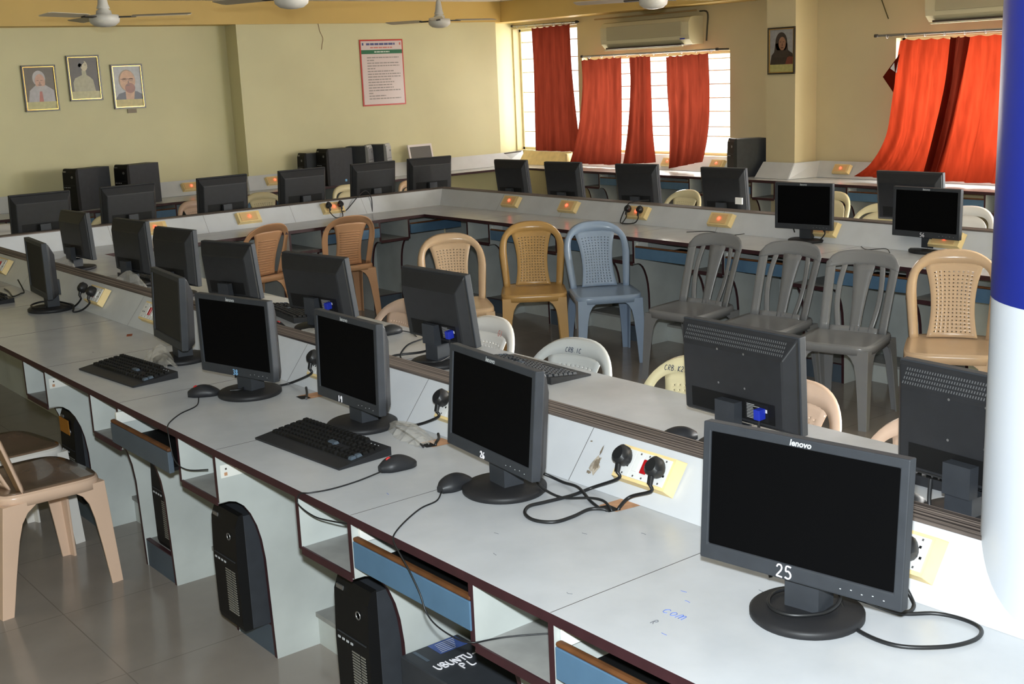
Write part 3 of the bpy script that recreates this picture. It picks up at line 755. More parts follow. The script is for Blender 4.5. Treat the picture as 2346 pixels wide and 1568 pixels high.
# ------------------------------------------------------------------ plug boards
SX, SZ = .0905, .1275
sl_ = math.hypot(SX, SZ)
def board_frame(kind, c, z=.822):
    # returns a matrix: local x along the run (to the viewer's right), local y up the slope, local z outwards
    if kind == 'near': ex, d0 = Vector((0, -1, 0)), Vector((1, 0, 0)); base = Vector((2.03, c, ZT))
    elif kind == 'right': ex, d0 = Vector((0, -1, 0)), Vector((1, 0, 0)); base = Vector((6.01, c, ZT))
    elif kind == 'left': ex, d0 = Vector((1, 0, 0)), Vector((0, 1, 0)); base = Vector((c, 8.57, ZT))
    elif kind == 'wallr': ex, d0 = Vector((0, -1, 0)), Vector((1, 0, 0)); base = Vector((9.452, c, ZT))
    elif kind == 'wallb1': ex, d0 = Vector((1, 0, 0)), Vector((0, 1, 0)); base = Vector((c, 11.812, ZT))
    else: ex, d0 = Vector((1, 0, 0)), Vector((0, 1, 0)); base = Vector((c, 11.572, ZT))
    ey = (d0*SX+Vector((0, 0, SZ))).normalized(); ez = ex.cross(ey)
    p = base+ey*((z-ZT)/ey.z)
    return Matrix(((ex.x, ey.x, ez.x, p.x), (ex.y, ey.y, ez.y, p.y), (ex.z, ey.z, ez.z, p.z), (0, 0, 0, 1)))
def plug_board(kind, c, label, lit=True, detail=True, z=.824, w=.185):
    t = bpy.data.objects.new('plug_board', None); COL.objects.link(t); t.empty_display_size = .05
    t.matrix_world = board_frame(kind, c, z); tag(t, label, 'plug board', 'plug boards on the ledges')
    h = .088; a, b = w/2, h/2
    mb = MB()
    mb.loft([[(-a-.012, -b-.004, .001), (a+.012, -b-.004, .001), (a+.012, b+.004, .001), (-a-.012, b+.004, .001)], [(-a, -b, .03), (a, -b, .03), (a, b, .03), (-a, b, .03)]], 0, True, True, False)
    mb.build('wooden_box', CREAM, t, bevel=.002)
    if detail:
        xs = [-.078, -.034, -.002, .03, .072]; wd = [.044, .03, .03, .03, .05]
        for i, (x, q) in enumerate(zip((-.053, -.0165, .0135, .0435, .0), (.041, .028, .028, .028, .0))): 
            pass
        spans = [(-.082, -.034, 's'), (-.034, -.004, 'w'), (-.004, .026, 'r'), (.026, .052, 'w'), (.052, .086, 's')]
        for x0, x1, k in spans:
            mb = MB(); mb.b2((x0+.0006, -.036, .0302), (x1-.0006, .036, .0345), 0)
            for yy in (-.03, .03): mb.box(((x0+x1)/2, yy, .0346), (.005, .005, .001), 1)
            xm = (x0+x1)/2
            if k == 'w': mb.b2((xm-.008, -.018, .0345), (xm+.008, .018, .0385), 0)
            if k == 's':
                for px, py in ((0, .014), (-.008, -.008), (.008, -.008)): mb.box((xm+px, py, .0347), (.006, .006, .001), 2)
            mb.build('switch_module', [WPL, METAL, DARK], t, bevel=.0008)
            if k == 'r':
                mb = MB(); mb.b2((xm-.0095, -.019, .0346), (xm+.0095, .019, .041)); mb.build('indicator', NEON if lit else RED, t, bevel=.002)['label'] = 'red indicator'
    else:
        mb = MB(); mb.b2((-.075, -.034, .0302), (.065, .034, .034)); mb.build('switch_plate', M('tan_plate', (222, 186, 130), .5) if 'tan_plate' not in bpy.data.materials else bpy.data.materials['tan_plate'], t, bevel=.001)
        mb = MB(); mb.lathe([(.011, .0341), (.011, .040), (.004, .043)], (0, 0, 0), 14); mb.build('indicator', NEON, t)['label'] = 'glowing red indicator'
    return t
plug_board('near', 2.10, 'cream plug board with two plugs and red switch, right of monitor 26', lit=False)
plug_board('near', 1.377, 'cream plug board half hidden behind monitor 25', lit=False)
plug_board('near', 2.90, 'cream plug board half hidden behind monitor 26', lit=False)
plug_board('near', 3.70, 'cream plug board hidden behind monitor 19', lit=False)
plug_board('near', 5.27, 'plug board half hidden by the dusty monitor', lit=False)
plug_board('near', 5.98, 'plug board right of the leftmost near monitor with two plugs', lit=False)
plug_board('near', 7.55, 'plug board edge at the left border of the picture', lit=False)
for x, l in ((3.46, 'lit plug board hidden behind a monitor on the left ledge'), (4.224, 'lit plug board left of the two plugs on the left ledge'), (4.977, 'lit plug board with two plugs on the left ledge')):
    plug_board('left', x, l, detail=False, z=.82)
for y, l in ((7.63, 'lit plug board nearest the corner on the far ledge'), (6.93, 'lit plug board second from the corner on the far ledge'), (6.18, 'lit plug board with two plugs on the far ledge'), (5.40, 'lit plug board above the grey slatted chairs'), (4.57, 'plug board right of the blank-screen monitor'), (3.74, 'plug board behind the monitor painted 56')):
    plug_board('right', y, l, detail=False, z=.82)
for kind, c, l in (('wallb1', 5.20, 'lit plug board beside the two lone towers'), ('wallb2', 6.03, 'lit plug board left of the dark towers'), ('wallr', 9.22, 'lit plug board between the low red curtains'), ('wallr', 8.52, 'lit plug board right of the low red curtains'), ('wallr', 6.98, 'lit plug board left of the big orange-red curtain')):
    plug_board(kind, c, l, detail=False, z=.825, w=.17)

# ------------------------------------------------------------------ cords and plugs
def cord(label, pts, r=.0042, plug=None, zfix=True, group='black power cords'):
    p0 = Vector(pts[0])
    t = thing('power_cord', label, 'cable', tuple(p0), 0, group)
    mb = MB(); mb.tube([q-p0 for q in smooth_path(pts, 7)], r, 8); mb.build('cable', CORD, t)
    if plug is not None:
        kind, c, z, dx = plug
        mx = board_frame(kind, c, z)
        mb = MB(); mb.T = Matrix.Translation(-p0) @ mx
        def oval(w, h, zz, y0=0): return [(w*math.cos(a*PI/8)*(1-.25*math.sin(a*PI/8)), y0+h*math.sin(a*PI/8), zz) for a in range(16)]
        mb.loft([oval(.021, .024, .0395), oval(.024, .027, .047), oval(.023, .026, .068), oval(.016, .018, .076)], 0, True)
        mb.loft([[(.009*math.cos(a*PI/4), -.02-.026*f, .058-.009*f+.009*math.sin(a*PI/4)*(1-.3*f)) for a in range(8)] for f in (0, .33, .66, 1)], 0, True)
        mb.build('plug', CORD, t, bevel=.001)['label'] = 'black three-pin plug'
    return t
def plug_start(kind, c, z):
    m = board_frame(kind, c, z); return [tuple(m @ Vector((0, -.044, .05))), tuple(m @ Vector((0, -.058, .035)))]
Z = .7552
cord('thick power cord in a wide loop on the worktop beside monitor 25', [(1.905, 1.385, Z+.02), (1.874, 1.357, Z+.012), (1.836, 1.299, Z), (1.831, 1.208, Z), (1.889, 1.144, Z), (1.955, 1.120, Z), (2.004, 1.135, Z), (2.018, 1.178, Z), (2.003, 1.232, Z), (1.953, 1.281, Z), (1.915, 1.335, Z+.02), (1.895, 1.385, Z+.03)])
cord('power cord plugged into the board behind monitor 25', plug_start('near', 1.325, .825)+[(2.022, 1.300, Z+.006), (2.0, 1.279, Z), (1.967, 1.275, Z), (1.93, 1.31, Z+.012)], plug=('near', 1.325, .825, 0))
cord('thin cord wound around the stand of monitor 25', [(1.87, 1.468, .778), (1.815, 1.482, .7765), (1.77, 1.458, .7765), (1.752, 1.42, .7765), (1.768, 1.382, .7765), (1.82, 1.352, .778), (1.87, 1.36, .79), (1.885, 1.40, .82)], .004)
cord('cord from under monitor 26 to the hole in the worktop', [(1.90, 2.345, .79), (1.905, 2.312, .768), (1.919, 2.255, Z+.001), (1.951, 2.19, Z+.009), (1.962, 2.150, Z+.009), (1.953, 2.115, Z+.002), (1.953, 2.105, .745)], .0034)
cord('grey cord from behind monitor 26 to the hole in the worktop', [(1.93, 2.44, .80), (1.99, 2.40, .765), (2.0, 2.348, Z), (1.985, 2.27, Z+.0085), (1.955, 2.191, Z), (1.937, 2.142, Z), (1.94, 2.13, .746)], .0042)
cord('power cord looping from the left plug of the board by monitor 26', plug_start('near', 2.16, .832)+[(2.02, 2.254, Z+.003), (1.948, 2.254, Z), (1.868, 2.265, Z), (1.818, 2.271, Z), (1.777, 2.237, Z), (1.765, 2.185, Z), (1.792, 2.142, Z), (1.847, 2.137, Z), (1.909, 2.144, Z+.001), (1.937, 2.118, Z+.001), (1.945, 2.112, .746)], .0046, plug=('near', 2.16, .832, 0))
cord('short power cord from the right plug into the worktop hole', plug_start('near', 2.04, .828)+[(2.014, 2.105, .772), (1.974, 2.101, Z+.002), (1.966, 2.102, .745)], .0046, plug=('near', 2.04, .828, 0))
cord('power cord from a plug behind monitor 26 to monitor 19', plug_start('near', 2.965, .835)+[(2.02, 3.085, Z+.004), (1.998, 3.165, Z), (1.99, 3.215, Z+.004), (1.95, 3.19, Z+.03)], .0046, plug=('near', 2.965, .835, 0))
cord('thin cord running from monitor 19 across clear film to a hole', [(1.93, 3.26, .79), (1.975, 3.21, Z), (1.977, 3.145, Z), (1.957, 3.029, Z), (1.923, 2.905, Z), (1.922, 2.895, .746)], .003)
cord('short cord end beside the hole behind monitor 26', [(2.018, 2.953, Z+.004), (2.0, 2.925, Z), (1.966, 2.892, Z), (1.962, 2.888, .745)], .0045)
cord('power cord from a plug to monitor 38', plug_start('near', 3.755, .838)+[(2.02, 3.885, Z+.003), (1.964, 3.894, Z), (1.91, 3.91, Z+.012), (1.895, 3.90, .80)], .0046, plug=('near', 3.755, .838, 0))
cord('cord end left of monitor 19 on the worktop', [(2.02, 3.779, Z+.003), (1.99, 3.72, Z), (1.95, 3.653, Z)], .0045)
cord('cord around the stand of monitor 38', [(1.90, 3.98, .782), (1.85, 3.915, .7775), (1.812, 3.87, .7768), (1.775, 3.885, .7765)], .004)
cord('left power cord plugged in beside the leftmost near monitor', plug_start('near', 6.095, .832)+[(2.018, 6.185, Z+.004), (1.985, 6.235, Z), (1.985, 6.293, Z), (1.97, 6.40, Z+.008)], .0046, plug=('near', 6.095, .832, 0))
cord('right power cord coiled on the stand of the leftmost near monitor', plug_start('near', 5.965, .828)+[(2.018, 6.06, Z+.003), (1.968, 6.05, Z), (1.99, 6.12, .777), (1.96, 6.29, .783), (1.90, 6.33, .783), (1.84, 6.30, .7775), (1.835, 6.20, .7775), (1.87, 6.15, .783)], .0046, plug=('near', 5.965, .828, 0))
cord('tangled cords left of the leftmost near monitor', [(2.02, 7.10, .80), (1.996, 6.931, Z), (1.965, 6.884, Z), (1.933, 6.839, Z), (1.901, 6.82, Z), (1.936, 7.007, Z), (1.947, 7.127, Z)], .004)
cord('cord with two plugs standing up behind the left ledge', plug_start('left', 5.03, .825)+[(5.1, 8.60, .80), (5.24, 8.63, .90), (5.33, 8.66, .93), (5.36, 8.63, .87), (5.33, 8.58, .76)], .004, plug=('left', 5.03, .825, 0))
cord('short cord from the left plug on the left ledge', plug_start('left', 4.92, .825)+[(4.95, 8.53, Z), (5.02, 8.54, Z), (5.05, 8.6, .80)], .004, plug=('left', 4.92, .825, 0))
cord('looping cord from the right plug on the far ledge', plug_start('right', 6.13, .825)+[(5.99, 6.16, .762), (5.97, 6.25, Z), (6.0, 6.31, .77), (6.08, 6.32, .87), (6.12, 6.29, .895), (6.2, 6.22, .90)], .004, plug=('right', 6.13, .825, 0))
cord('short cord from the left plug on the far ledge', plug_start('right', 6.25, .825)+[(5.98, 6.27, Z), (5.96, 6.24, Z)], .004, plug=('right', 6.25, .825, 0))
cord('cord from a plug down to the blank-screen monitor', plug_start('right', 4.53, .83)+[(5.99, 4.56, .765), (5.96, 4.60, Z), (5.93, 4.68, Z)], .004, plug=('right', 4.53, .83, 0))
cord('thin wires lying on the far worktop above the grey chairs', [(5.88, 5.55, Z), (5.93, 5.40, Z+.01), (5.95, 5.3, Z), (5.90, 5.2, Z), (5.96, 5.12, Z+.012)], .0025)
cord('thin wire beside monitor 56 on the far worktop', [(5.98, 4.25, Z), (5.9, 4.15, Z), (5.93, 4.05, Z+.01), (5.87, 3.98, Z)], .0025)
cord('cables lying behind the tall-stand monitor on the ledge side', [(2.33, 3.86, Z), (2.43, 3.93, Z), (2.52, 3.96, Z+.004), (2.60, 3.90, Z+.012), (2.62, 3.80, .80)], .005)
cord('looped cable around the neck of the tall-stand monitor', [(2.60, 3.86, .83), (2.50, 3.84, .82), (2.45, 3.80, .782), (2.52, 3.68, .778), (2.60, 3.70, .782)], .0035)
cord('cord behind the clear film on the second worktop', [(2.36, 6.72, Z), (2.44, 6.68, Z), (2.56, 6.5, Z), (2.6, 6.3, Z+.003)], .004)
cord('power cord hanging at the pillar monitor', [(2.43, 1.52, .86), (2.42, 1.515, .80), (2.41, 1.49, .765), (2.39, 1.43, Z)], .005)

# ------------------------------------------------------------------ keyboards and mice
def make_keyboard(label, loc, rz, tilt=2.5, light=False):
    t = thing('keyboard', label, 'keyboard', loc, R(rz), 'black keyboards')
    W_, D = .462, .165
    mb = MB()
    prof = [(-D/2-.02, 0.0), (-D/2-.02, .006), (-D/2+.03, .012), (D/2, .026), (D/2, 0)]
    mb.prism(prof[::-1], lambda u, v, w: (w, u, v), -W_/2, W_/2, 0)
    mb.build('case', BLK, t, bevel=.003)
    mb = MB(); rows = 6
    kinds = [(-W_/2+.012, .285, 15), (.064+.0, .058, 3), (.13, .085, 4)]
    for r_ in range(rows):
        y = -D/2+.034+r_*.0215+(.005 if r_ == 5 else 0)
        z = .0125+(y+D/2-.03)*.104
        for x0, ww, n in ((-.219, .285, 15), (.074, .056, 3), (.138, .078, 4)):
            if n == 3 and r_ in (0,): pass
            if n == 3 and r_ == 2: continue
            if n == 4 and r_ == 5: continue
            k = 0
            while k < n:
                span = 1
                if n == 15 and r_ == 0 and k == 4: span = 6
                if n == 15 and r_ in (1, 2) and k == 13: span = 2
                a, b = x0+ww*k/n+.0012, x0+ww*(k+span)/n-.0012
                lo = [(a, y, z), (b, y, z), (b, y+.0185, z+.002), (a, y+.0185, z+.002)]
                hi = [(a+.0025, y+.002, z+.0085), (b-.0025, y+.002, z+.0085), (b-.0025, y+.0155, z+.0095), (a+.0025, y+.0155, z+.0095)]
                blue = (n == 4 and k == 3 and r_ in (0, 1)) or (n == 15 and span == 2 and r_ == 2)
                mb.loft([lo, hi], 1 if blue else 0, True, True, False)
                k += span
    mb.build('keys', [DARK if not light else BLK2, SLATE], t)
    mb = MB()
    for k in range(3): mb.box((.16+.018*k, D/2-.02, .0272), (.003, .003, .0015))
    mb.build('status_lights', GREYL, t)
    return t
make_keyboard('black keyboard in front of the monitor painted 19', (1.715, 3.125, ZT+.0005), -86.5)
make_keyboard('black keyboard farther left, in front of the dusty monitor', (1.663, 4.535, ZT+.0005), -85)
make_keyboard('black keyboard turned away behind the monitor painted 26', (2.752, 3.40, ZT+.0005), 88, light=True)
make_keyboard('black keyboard under papers beside the wide rear-facing monitor', (2.70, 5.12, ZT+.0005), 82)
make_keyboard('black keyboard behind the rear-facing monitor with clear film', (2.66, 6.80, ZT+.0005), 92)
make_keyboard('black keyboard cut off by the left picture edge', (1.765, 6.86, ZT+.0005), -88)
make_keyboard('black keyboard propped beneath the pillar monitor', (2.72, 1.60, ZT+.0005), 90)
def make_mouse(label, loc, rz, wheel=True, pts=None, extra=None):
    t = thing('mouse', label, 'computer mouse', loc, R(rz), 'black computer mice')
    mb = MB(); rings = []
    # local -y is the cord end
    for f in [i/12 for i in range(13)]:
        y = -.055+.11*f; w = .033*(1-.7*abs(2*f-1.05)**4); w = max(w, .012); h = .041*math.sin(PI*(.13+.77*f))**.75
        rings.append([(w*math.cos(a), y, max(.002, .012+(h-.012)*math.sin(a)) if a <= PI else .001) for a in [PI*k/10 for k in range(11)]]+[(-w*.9, y, .001), (w*.9, y, .001)])
    mb.loft(rings, 0, True, True, True); mb.build('shell', BLK, t)
    if wheel:
        mb = MB(); mb.lathe([(.001, -.004), (.009, -.003), (.009, .003), (.001, .004)], (0, 0, 0), 14)
        o = mb.build('scroll_wheel', REDW, t); o.rotation_euler = (0, R(90), 0); o.location = (0, -.026, .031); o['label'] = 'red scroll wheel'
    if pts:
        inv = (Matrix.Translation(loc) @ Matrix.Rotation(R(rz), 4, 'Z')).inverted()
        mb = MB(); mb.tube([inv @ q for q in smooth_path(pts, 6)], .0021, 6); mb.build('cord', CORD, t)
    return t
make_mouse('black mouse with red wheel in front of the nearest keyboard', (1.755, 2.782, ZT+.0006), -97, True, [(1.698, 2.775, .758), (1.614, 2.766, .7525), (1.529, 2.761, .7525), (1.468, 2.773, .7535), (1.452, 2.80, .748), (1.452, 2.815, .715), (1.458, 2.74, .698), (1.475, 2.66, .70), (1.50, 2.60, .70), (1.53, 2.58, .68)])
make_mouse('black mouse touching the stand of monitor 26, cord over the edge', (1.775, 2.532, ZT+.0006), -82, False, [(1.718, 2.515, .758), (1.678, 2.48, .7525), (1.617, 2.463, .7525), (1.54, 2.417, .7525), (1.475, 2.366, .7535), (1.448, 2.335, .752), (1.438, 2.305, .74), (1.436, 2.254, .70), (1.436, 2.214, .655), (1.436, 2.192, .615), (1.437, 2.15, .594), (1.440, 2.074, .588), (1.456, 2.037, .5885), (1.494, 2.03, .5845), (1.539, 2.01, .5845), (1.613, 1.96, .5845), (1.66, 1.92, .5845)])
make_mouse('small black mouse with red wheel beside monitor 38', (1.720, 3.985, ZT+.0006), -120, True, [(1.682, 3.945, .757), (1.637, 3.866, .7525), (1.559, 3.814, .7525), (1.503, 3.758, .7525), (1.462, 3.70, .7535), (1.445, 3.66, .74), (1.44, 3.62, .66), (1.45, 3.55, .64), (1.50, 3.50, .64)])
make_mouse('black mouse behind the ledge, left of the vented monitor', (2.50, 2.40, ZT+.0006), 60, False)
make_mouse('black mouse behind the ledge by the pillar monitor', (2.47, 1.615, ZT+.0006), 70, False)
make_mouse('black mouse on the second worktop below the wide rear-facing monitor', (2.46, 4.86, ZT+.0006), 30, True, [(2.478, 4.815, .757), (2.525, 4.786, .7525), (2.594, 4.80, .7525), (2.66, 4.86, .7525)])
make_mouse('black mouse right of the wide rear-facing monitor', (2.76, 4.36, ZT+.0006), 90, False, [(2.81, 4.36, .757), (2.83, 4.30, .7525), (2.80, 4.22, .7525)])

# ------------------------------------------------------------------ computer towers
def make_tower(label, loc, rz, silver=False, group='computer towers', vents=True, h=.39, w=.172, d=.40, rx=None):
    t = thing('computer_tower', label, 'computer', loc, R(rz), group)
    if rx is not None: t.rotation_euler = rx
    mb = MB(); mb.b2((-w/2, 0, 0), (w/2, d, h-.004)); mb.build('case', BLK2, t, bevel=.002)
    mb = MB()
    pr_ = [(-.028, .0), (-.034, .02), (-.036, h*.55), (-.030, h-.035), (-.016, h), (-.0004, h+.004), (-.0004, 0)]
    mb.prism(pr_, lambda u, v, q: (q, u, v), -w/2-.001, w/2+.001, 0); mb.build('front_panel', SILV if silver else DARK, t, bevel=.004)
    mb = MB(); mb.b2((-w/2+.012, -.0375, h*.60), (w/2-.012, -.034, h*.60+.003)); mb.build('drive_bay', BLK2, t)
    mb = MB(); mb.b2((-w/2+.01, -.03, h-.03), (-w/2+.045, -.0255, h-.018)); mb.build('badge', METAL, t)
    mb = MB(); mb.lathe([(.012, -.001), (.0125, .002), (.0095, .002), (.0095, -.001)], (0, 0, 0), 20); o = mb.build('power_button', METAL, t); o.rotation_euler = (R(90), 0, 0); o.location = (w/2-.045, -.0345, h-.075)
    mb = MB()
    for k in range(4): mb.box((-w/2+.02+.022*k, -.0372, h*.56), (.011, .002, .006))
    mb.build('ports', GREYL, t)
    if vents:
        mb = MB()
        for k in range(18):
            for x0, x1 in ((-.002, .036), (.042, .066)): mb.b2((x0, -.0372, .05+.0085*k), (x1, -.0335, .0535+.0085*k))
        mb.build('vent_grille', M('vent_light', (128, 126, 118), .5) if 'vent_light' not in bpy.data.materials else bpy.data.materials['vent_light'], t)
    return t
GT = 'towers under the near desk'
make_tower('black tower with vent grille beneath the near worktop, front left of the flat one', (1.548, 2.685, .1112), -90, group=GT)
make_tower('black tower poking out below the bare drawer slide', (1.552, 3.476, .1112), -90, group=GT)
make_tower('dark tower set back in its bay behind the beige chair', (1.66, 4.25, .1112), -90, group=GT)
tw = make_tower('dark tower with orange label at the far left bay', (1.60, 5.089, .1112), -90, group=GT)
mb = MB(); mb.b2((-.07, -.0385, .30), (.045, -.0365, .365)); mb.build('orange_label', PAPERO, tw)
# tower standing parallel to the desk under the drawer
t = thing('computer_tower', 'black tower with white painted lettering on its top, under the drawer', 'computer', (1.675, 2.356, .0005), 0, GT)
th = .3195
mb = MB(); mb.b2((-.095, -.165, 0), (.095, .196, th)); mb.build('case', BLK2, t, bevel=.004)
mb = MB(); mb.b2((-.096, -.20, 0), (.096, -.1655, th+.002)); mb.build('front_panel', DARK, t, bevel=.006)
e = th+.0008
for w_, x_, y_ in (('UBUNTU-S', -.066, .058), ('PL', -.012, .020)):
    mb = MB(); write(mb, w_, lambda a, b: (x_+a, y_+b*.9-a*.02, e), .031, .0023, 0, .62 if len(w_) > 3 else .8); mb.build('painted_word', CHALK, t)['label'] = 'white painted lettering'
mb = MB(); mb.b2((-.010, .128, th+.0003), (.080, .190, th+.0009), 0)
for k in range(6): mb.b2((-.003+.002*k, .134+.009*k, th+.001), (.045+.005*k, .1355+.009*k, th+.0013), 1)
mb.build('blue_sticker', [LABELB, LABELW], t)['label'] = 'blue printed sticker'
mb = MB(); mb.b2((-.062, .118, th+.0003), (-.052, .186, th+.0009)); mb.build('narrow_sticker', SLATE, t)

GB = 'towers on the wall desks'
make_tower('black tower on the back desk, left one of the lone pair', (3.85, 11.42, ZT+.0006), -68, group=GB, vents=False, h=.385, d=.38)
make_tower('black tower on the back desk, right one of the lone pair', (4.34, 11.42, ZT+.0006), -68, group=GB, vents=False, h=.385, d=.38)
make_tower('plain dark tower showing its side, farthest left of the dark cluster', (6.33, 11.50, ZT+.0006), -86, group=GB, vents=False, h=.35, d=.36, w=.13)
dk = make_tower('dark tower with a small blue sticker, in front of the plain one', (6.49, 11.345, ZT+.0006), -82, group=GB, vents=False, h=.385, d=.32)
mb = MB(); mb.b2((.0873, .20, .03), (.0885, .225, .055)); mb.build('blue_sticker', M('sky_sticker', (120, 180, 220), .5), dk)
make_tower('silver-fronted tower left of the other silver one', (7.03, 11.33, ZT+.0006), 40, silver=True, group=GB, vents=False, h=.39, d=.22)
make_tower('silver-fronted tower nearest the pale laptop', (7.285, 11.36, ZT+.0006), 40, silver=True, group=GB, vents=False, h=.39, d=.22)
make_tower('black tower on the window desk beside the small portrait', (9.14, 7.99, ZT+.0006), -118, group=GB, vents=False, h=.375, d=.30)

# laptop
t = thing('laptop', 'open pale laptop with grey screen on the back desk', 'laptop', (7.90, 11.42, ZT+.0006), R(4))
mb = MB(); mb.b2((-.16, -.11, 0), (.16, .11, .02)); mb.build('keyboard_base', PINKF, t, bevel=.004)
T = Matrix.Translation((0, .11, .02)) @ Matrix.Rotation(R(-12), 4, 'X')
mb = MB(); mb.T = T
O = [(-.172, 0), (.172, 0), (.172, .325), (-.172, .325)]; I = [(-.15, .02), (.15, .02), (.15, .3), (-.15, .3)]
vs = [(p[0], -.008, p[1]) for p in O]+[(p[0], -.008, p[1]) for p in I]+[(p[0], .008, p[1]) for p in O]
fs = []
for i in range(4):
    j = (i+1) % 4; fs += [(i, j, 4+j, 4+i), (j, i, 8+i, 8+j)]
fs.append((11, 10, 9, 8)); mb.add(vs, fs, 0); mb.add([(p[0], -.006, p[1]) for p in I], [(0, 1, 2, 3)], 1)
mb.build('screen_lid', [PINKF, GREYSC], t)
# cream board leaning in front of the tall window
mb = MB(); mb.loft([[(9.33, 11.60, .752), (9.36, 10.76, .752), (9.375, 10.76, .752), (9.345, 11.60, .752)], [(9.44, 11.60, .905), (9.47, 10.76, .905), (9.485, 10.76, .905), (9.455, 11.60, .905)]], 0, True, True, False)
mb.b2((9.36, 10.72, .752), (9.47, 10.758, .895))
tag(mb.build('board', CREAM, None, bevel=.003), 'cream board leaning below the tall left curtain', 'board')

# ------------------------------------------------------------------ papers, film, stains
def crumple(label, pts, h, name='plastic_bag', seed=1, n=14):
    rnd = random.Random(seed)
    cx = sum(p[0] for p in pts)/len(pts); cy = sum(p[1] for p in pts)/len(pts)
    P = [Vector((p[0]-cx, p[1]-cy, 0)) for p in pts]
    mb = MB(); path = smooth_path([(p.x, p.y, 0) for p in P], 5)
    k = len(path)
    vs = []; 
    for i, q in enumerate(path):
        t = (path[min(i+1, k-1)]-path[max(i-1, 0)]); t.normalize(); s = Vector((-t.y, t.x, 0)); f = math.sin(PI*(i+.5)/k)
        for j in range(7):
            a = (j-3)/3
            vs.append(q+s*(a*.045*(.5+.6*f)+rnd.uniform(-.006, .006))+Vector((0, 0, .0015+max(0, h*f*(1-a*a)+rnd.uniform(-.008, .010)*(1 if abs(a) < .9 else 0)))))
    fs = [(i*7+j, i*7+j+1, (i+1)*7+j+1, (i+1)*7+j) for i in range(k-1) for j in range(6)]
    mb.add(vs, fs, 0, False)
    o = mb.build(name, FILM); o.location = (cx, cy, ZT+.0006)
    return tag(o, label, 'plastic film', 'clear plastic film')
crumple('clear film strip with red mark behind the nearest keyboard', [(1.985, 3.17), (1.965, 3.05), (1.955, 2.97), (1.935, 2.90)], .03, seed=3)
crumple('clear film hanging at the stand of the dusty monitor', [(1.80, 4.70), (1.82, 4.60), (1.80, 4.48)], .07, seed=4)
crumple('crumpled clear film by the rear-facing monitor on the second worktop', [(2.40, 6.62), (2.45, 6.5), (2.46, 6.36)], .10, seed=5)
crumple('crumpled clear film at the far left rear-facing monitor', [(2.42, 7.78), (2.47, 7.62), (2.45, 7.5)], .08, seed=6)
crumple('clear film beside the wide rear-facing monitor at the ledge', [(2.42, 4.62), (2.46, 4.50), (2.44, 4.40)], .05, seed=7)
mb = MB(); mb.box((0, 0, .0004), (.05, .024, .0006)); o = mb.build('paper_label', M('rust_label', (150, 78, 44), .8)); o.location = (1.95, 5.27, ZT+.0003); o.rotation_euler = (0, 0, R(65)); tag(o, 'small rust-brown label stuck on the worktop', 'label')
mb = MB(); mb.box((0, 0, 0), (.21, .29, .004)); mb.box((.004, .006, .0042), (.21, .29, .004)); o = mb.build('paper_sheets', PAPER); o.location = (2.76, 5.50, ZT+.0028); o.rotation_euler = (0, 0, R(14)); tag(o, 'white paper sheets beside the tilted rear-facing monitor', 'paper')
mb = MB(); mb.box((0, 0, 0), (.01, .06, .045)); mb.box((.011, .01, .0), (.006, .05, .04)); o = mb.build('paper_tag', PAPER); o.location = (6.345, 5.50, .92); tag(o, 'white card tag at the foot of a window-row monitor', 'tag')
def blob(cx, cy, r, n=14, seed=0, ax=1.0, ay=1.0):
    rnd = random.Random(seed); return [(cx+r*ax*math.cos(2*PI*k/n)*rnd.uniform(.55, 1.15), cy+r*ay*math.sin(2*PI*k/n)*rnd.uniform(.55, 1.15)) for k in range(n)]
# peeled patches belong to the near ledge
mx = board_frame('near', 2.29, .80)
L = near_ledge.location
mb = MB(); mb.T = Matrix.Translation((-L.x, -L.y, 0)) @ mx
for i, (cx, cy, r, m, ax, ay) in enumerate(((0, 0, .022, 0, .8, 1.5), (.004, .004, .014, 1, .8, 1.5), (.0, .045, .006, 1, .7, 2.6), (.07, .06, .005, 1, .6, 2.6), (.062, .045, .004, 1, .5, 2.2), (-.05, .06, .004, 1, 1.4, .7), (-.012, -.022, .01, 1, 1.3, .5))):
    b = blob(cx, cy, r, 14, i+2, ax, ay)
    mb.add([(p[0], p[1], .0012+.0003*m) for p in b], [tuple(range(len(b)))], m)
mb.build('peeled_patch', [PEEL, PEELD], near_ledge)['label'] = 'brown patch where the laminate peeled'
# cable holes and pen marks in the near worktop
for cy, cx in ((2.125, 1.985), (2.905, 1.972), (3.69, 1.985)):
    mb = MB(); mb.add([(cx-.03, cy-.03, ZT+.0005), (cx+.045, cy-.04, ZT+.0005), (cx+.045, cy+.03, ZT+.0005), (cx-.03, cy+.035, ZT+.0005)], [(0, 1, 2, 3)], 0)
    mb.add([(cx-.045, cy-.02, ZT+.0009), (cx-.012, cy-.03, ZT+.0009), (cx-.008, cy+.02, ZT+.0009), (cx-.04, cy+.03, ZT+.0009)], [(0, 1, 2, 3)], 1)
    mb.build('cable_hole', [WOODP, DARK], nearo)
mb = MB(); e = ZT+.0004
write(mb, 'com', lambda a, b: (1.628+b*1.1, 1.618-a, e), .027, .0008, 0, .7)
mb.build('pen_writing', INKB, nearo)['label'] = 'faint blue pen writing'
mb = MB(); write(mb, 'R', lambda a, b: (1.575+b, 1.598-a, e), .018, .0009, 0); mb.build('pen_writing', INKG, nearo)['label'] = 'grey pen letter'
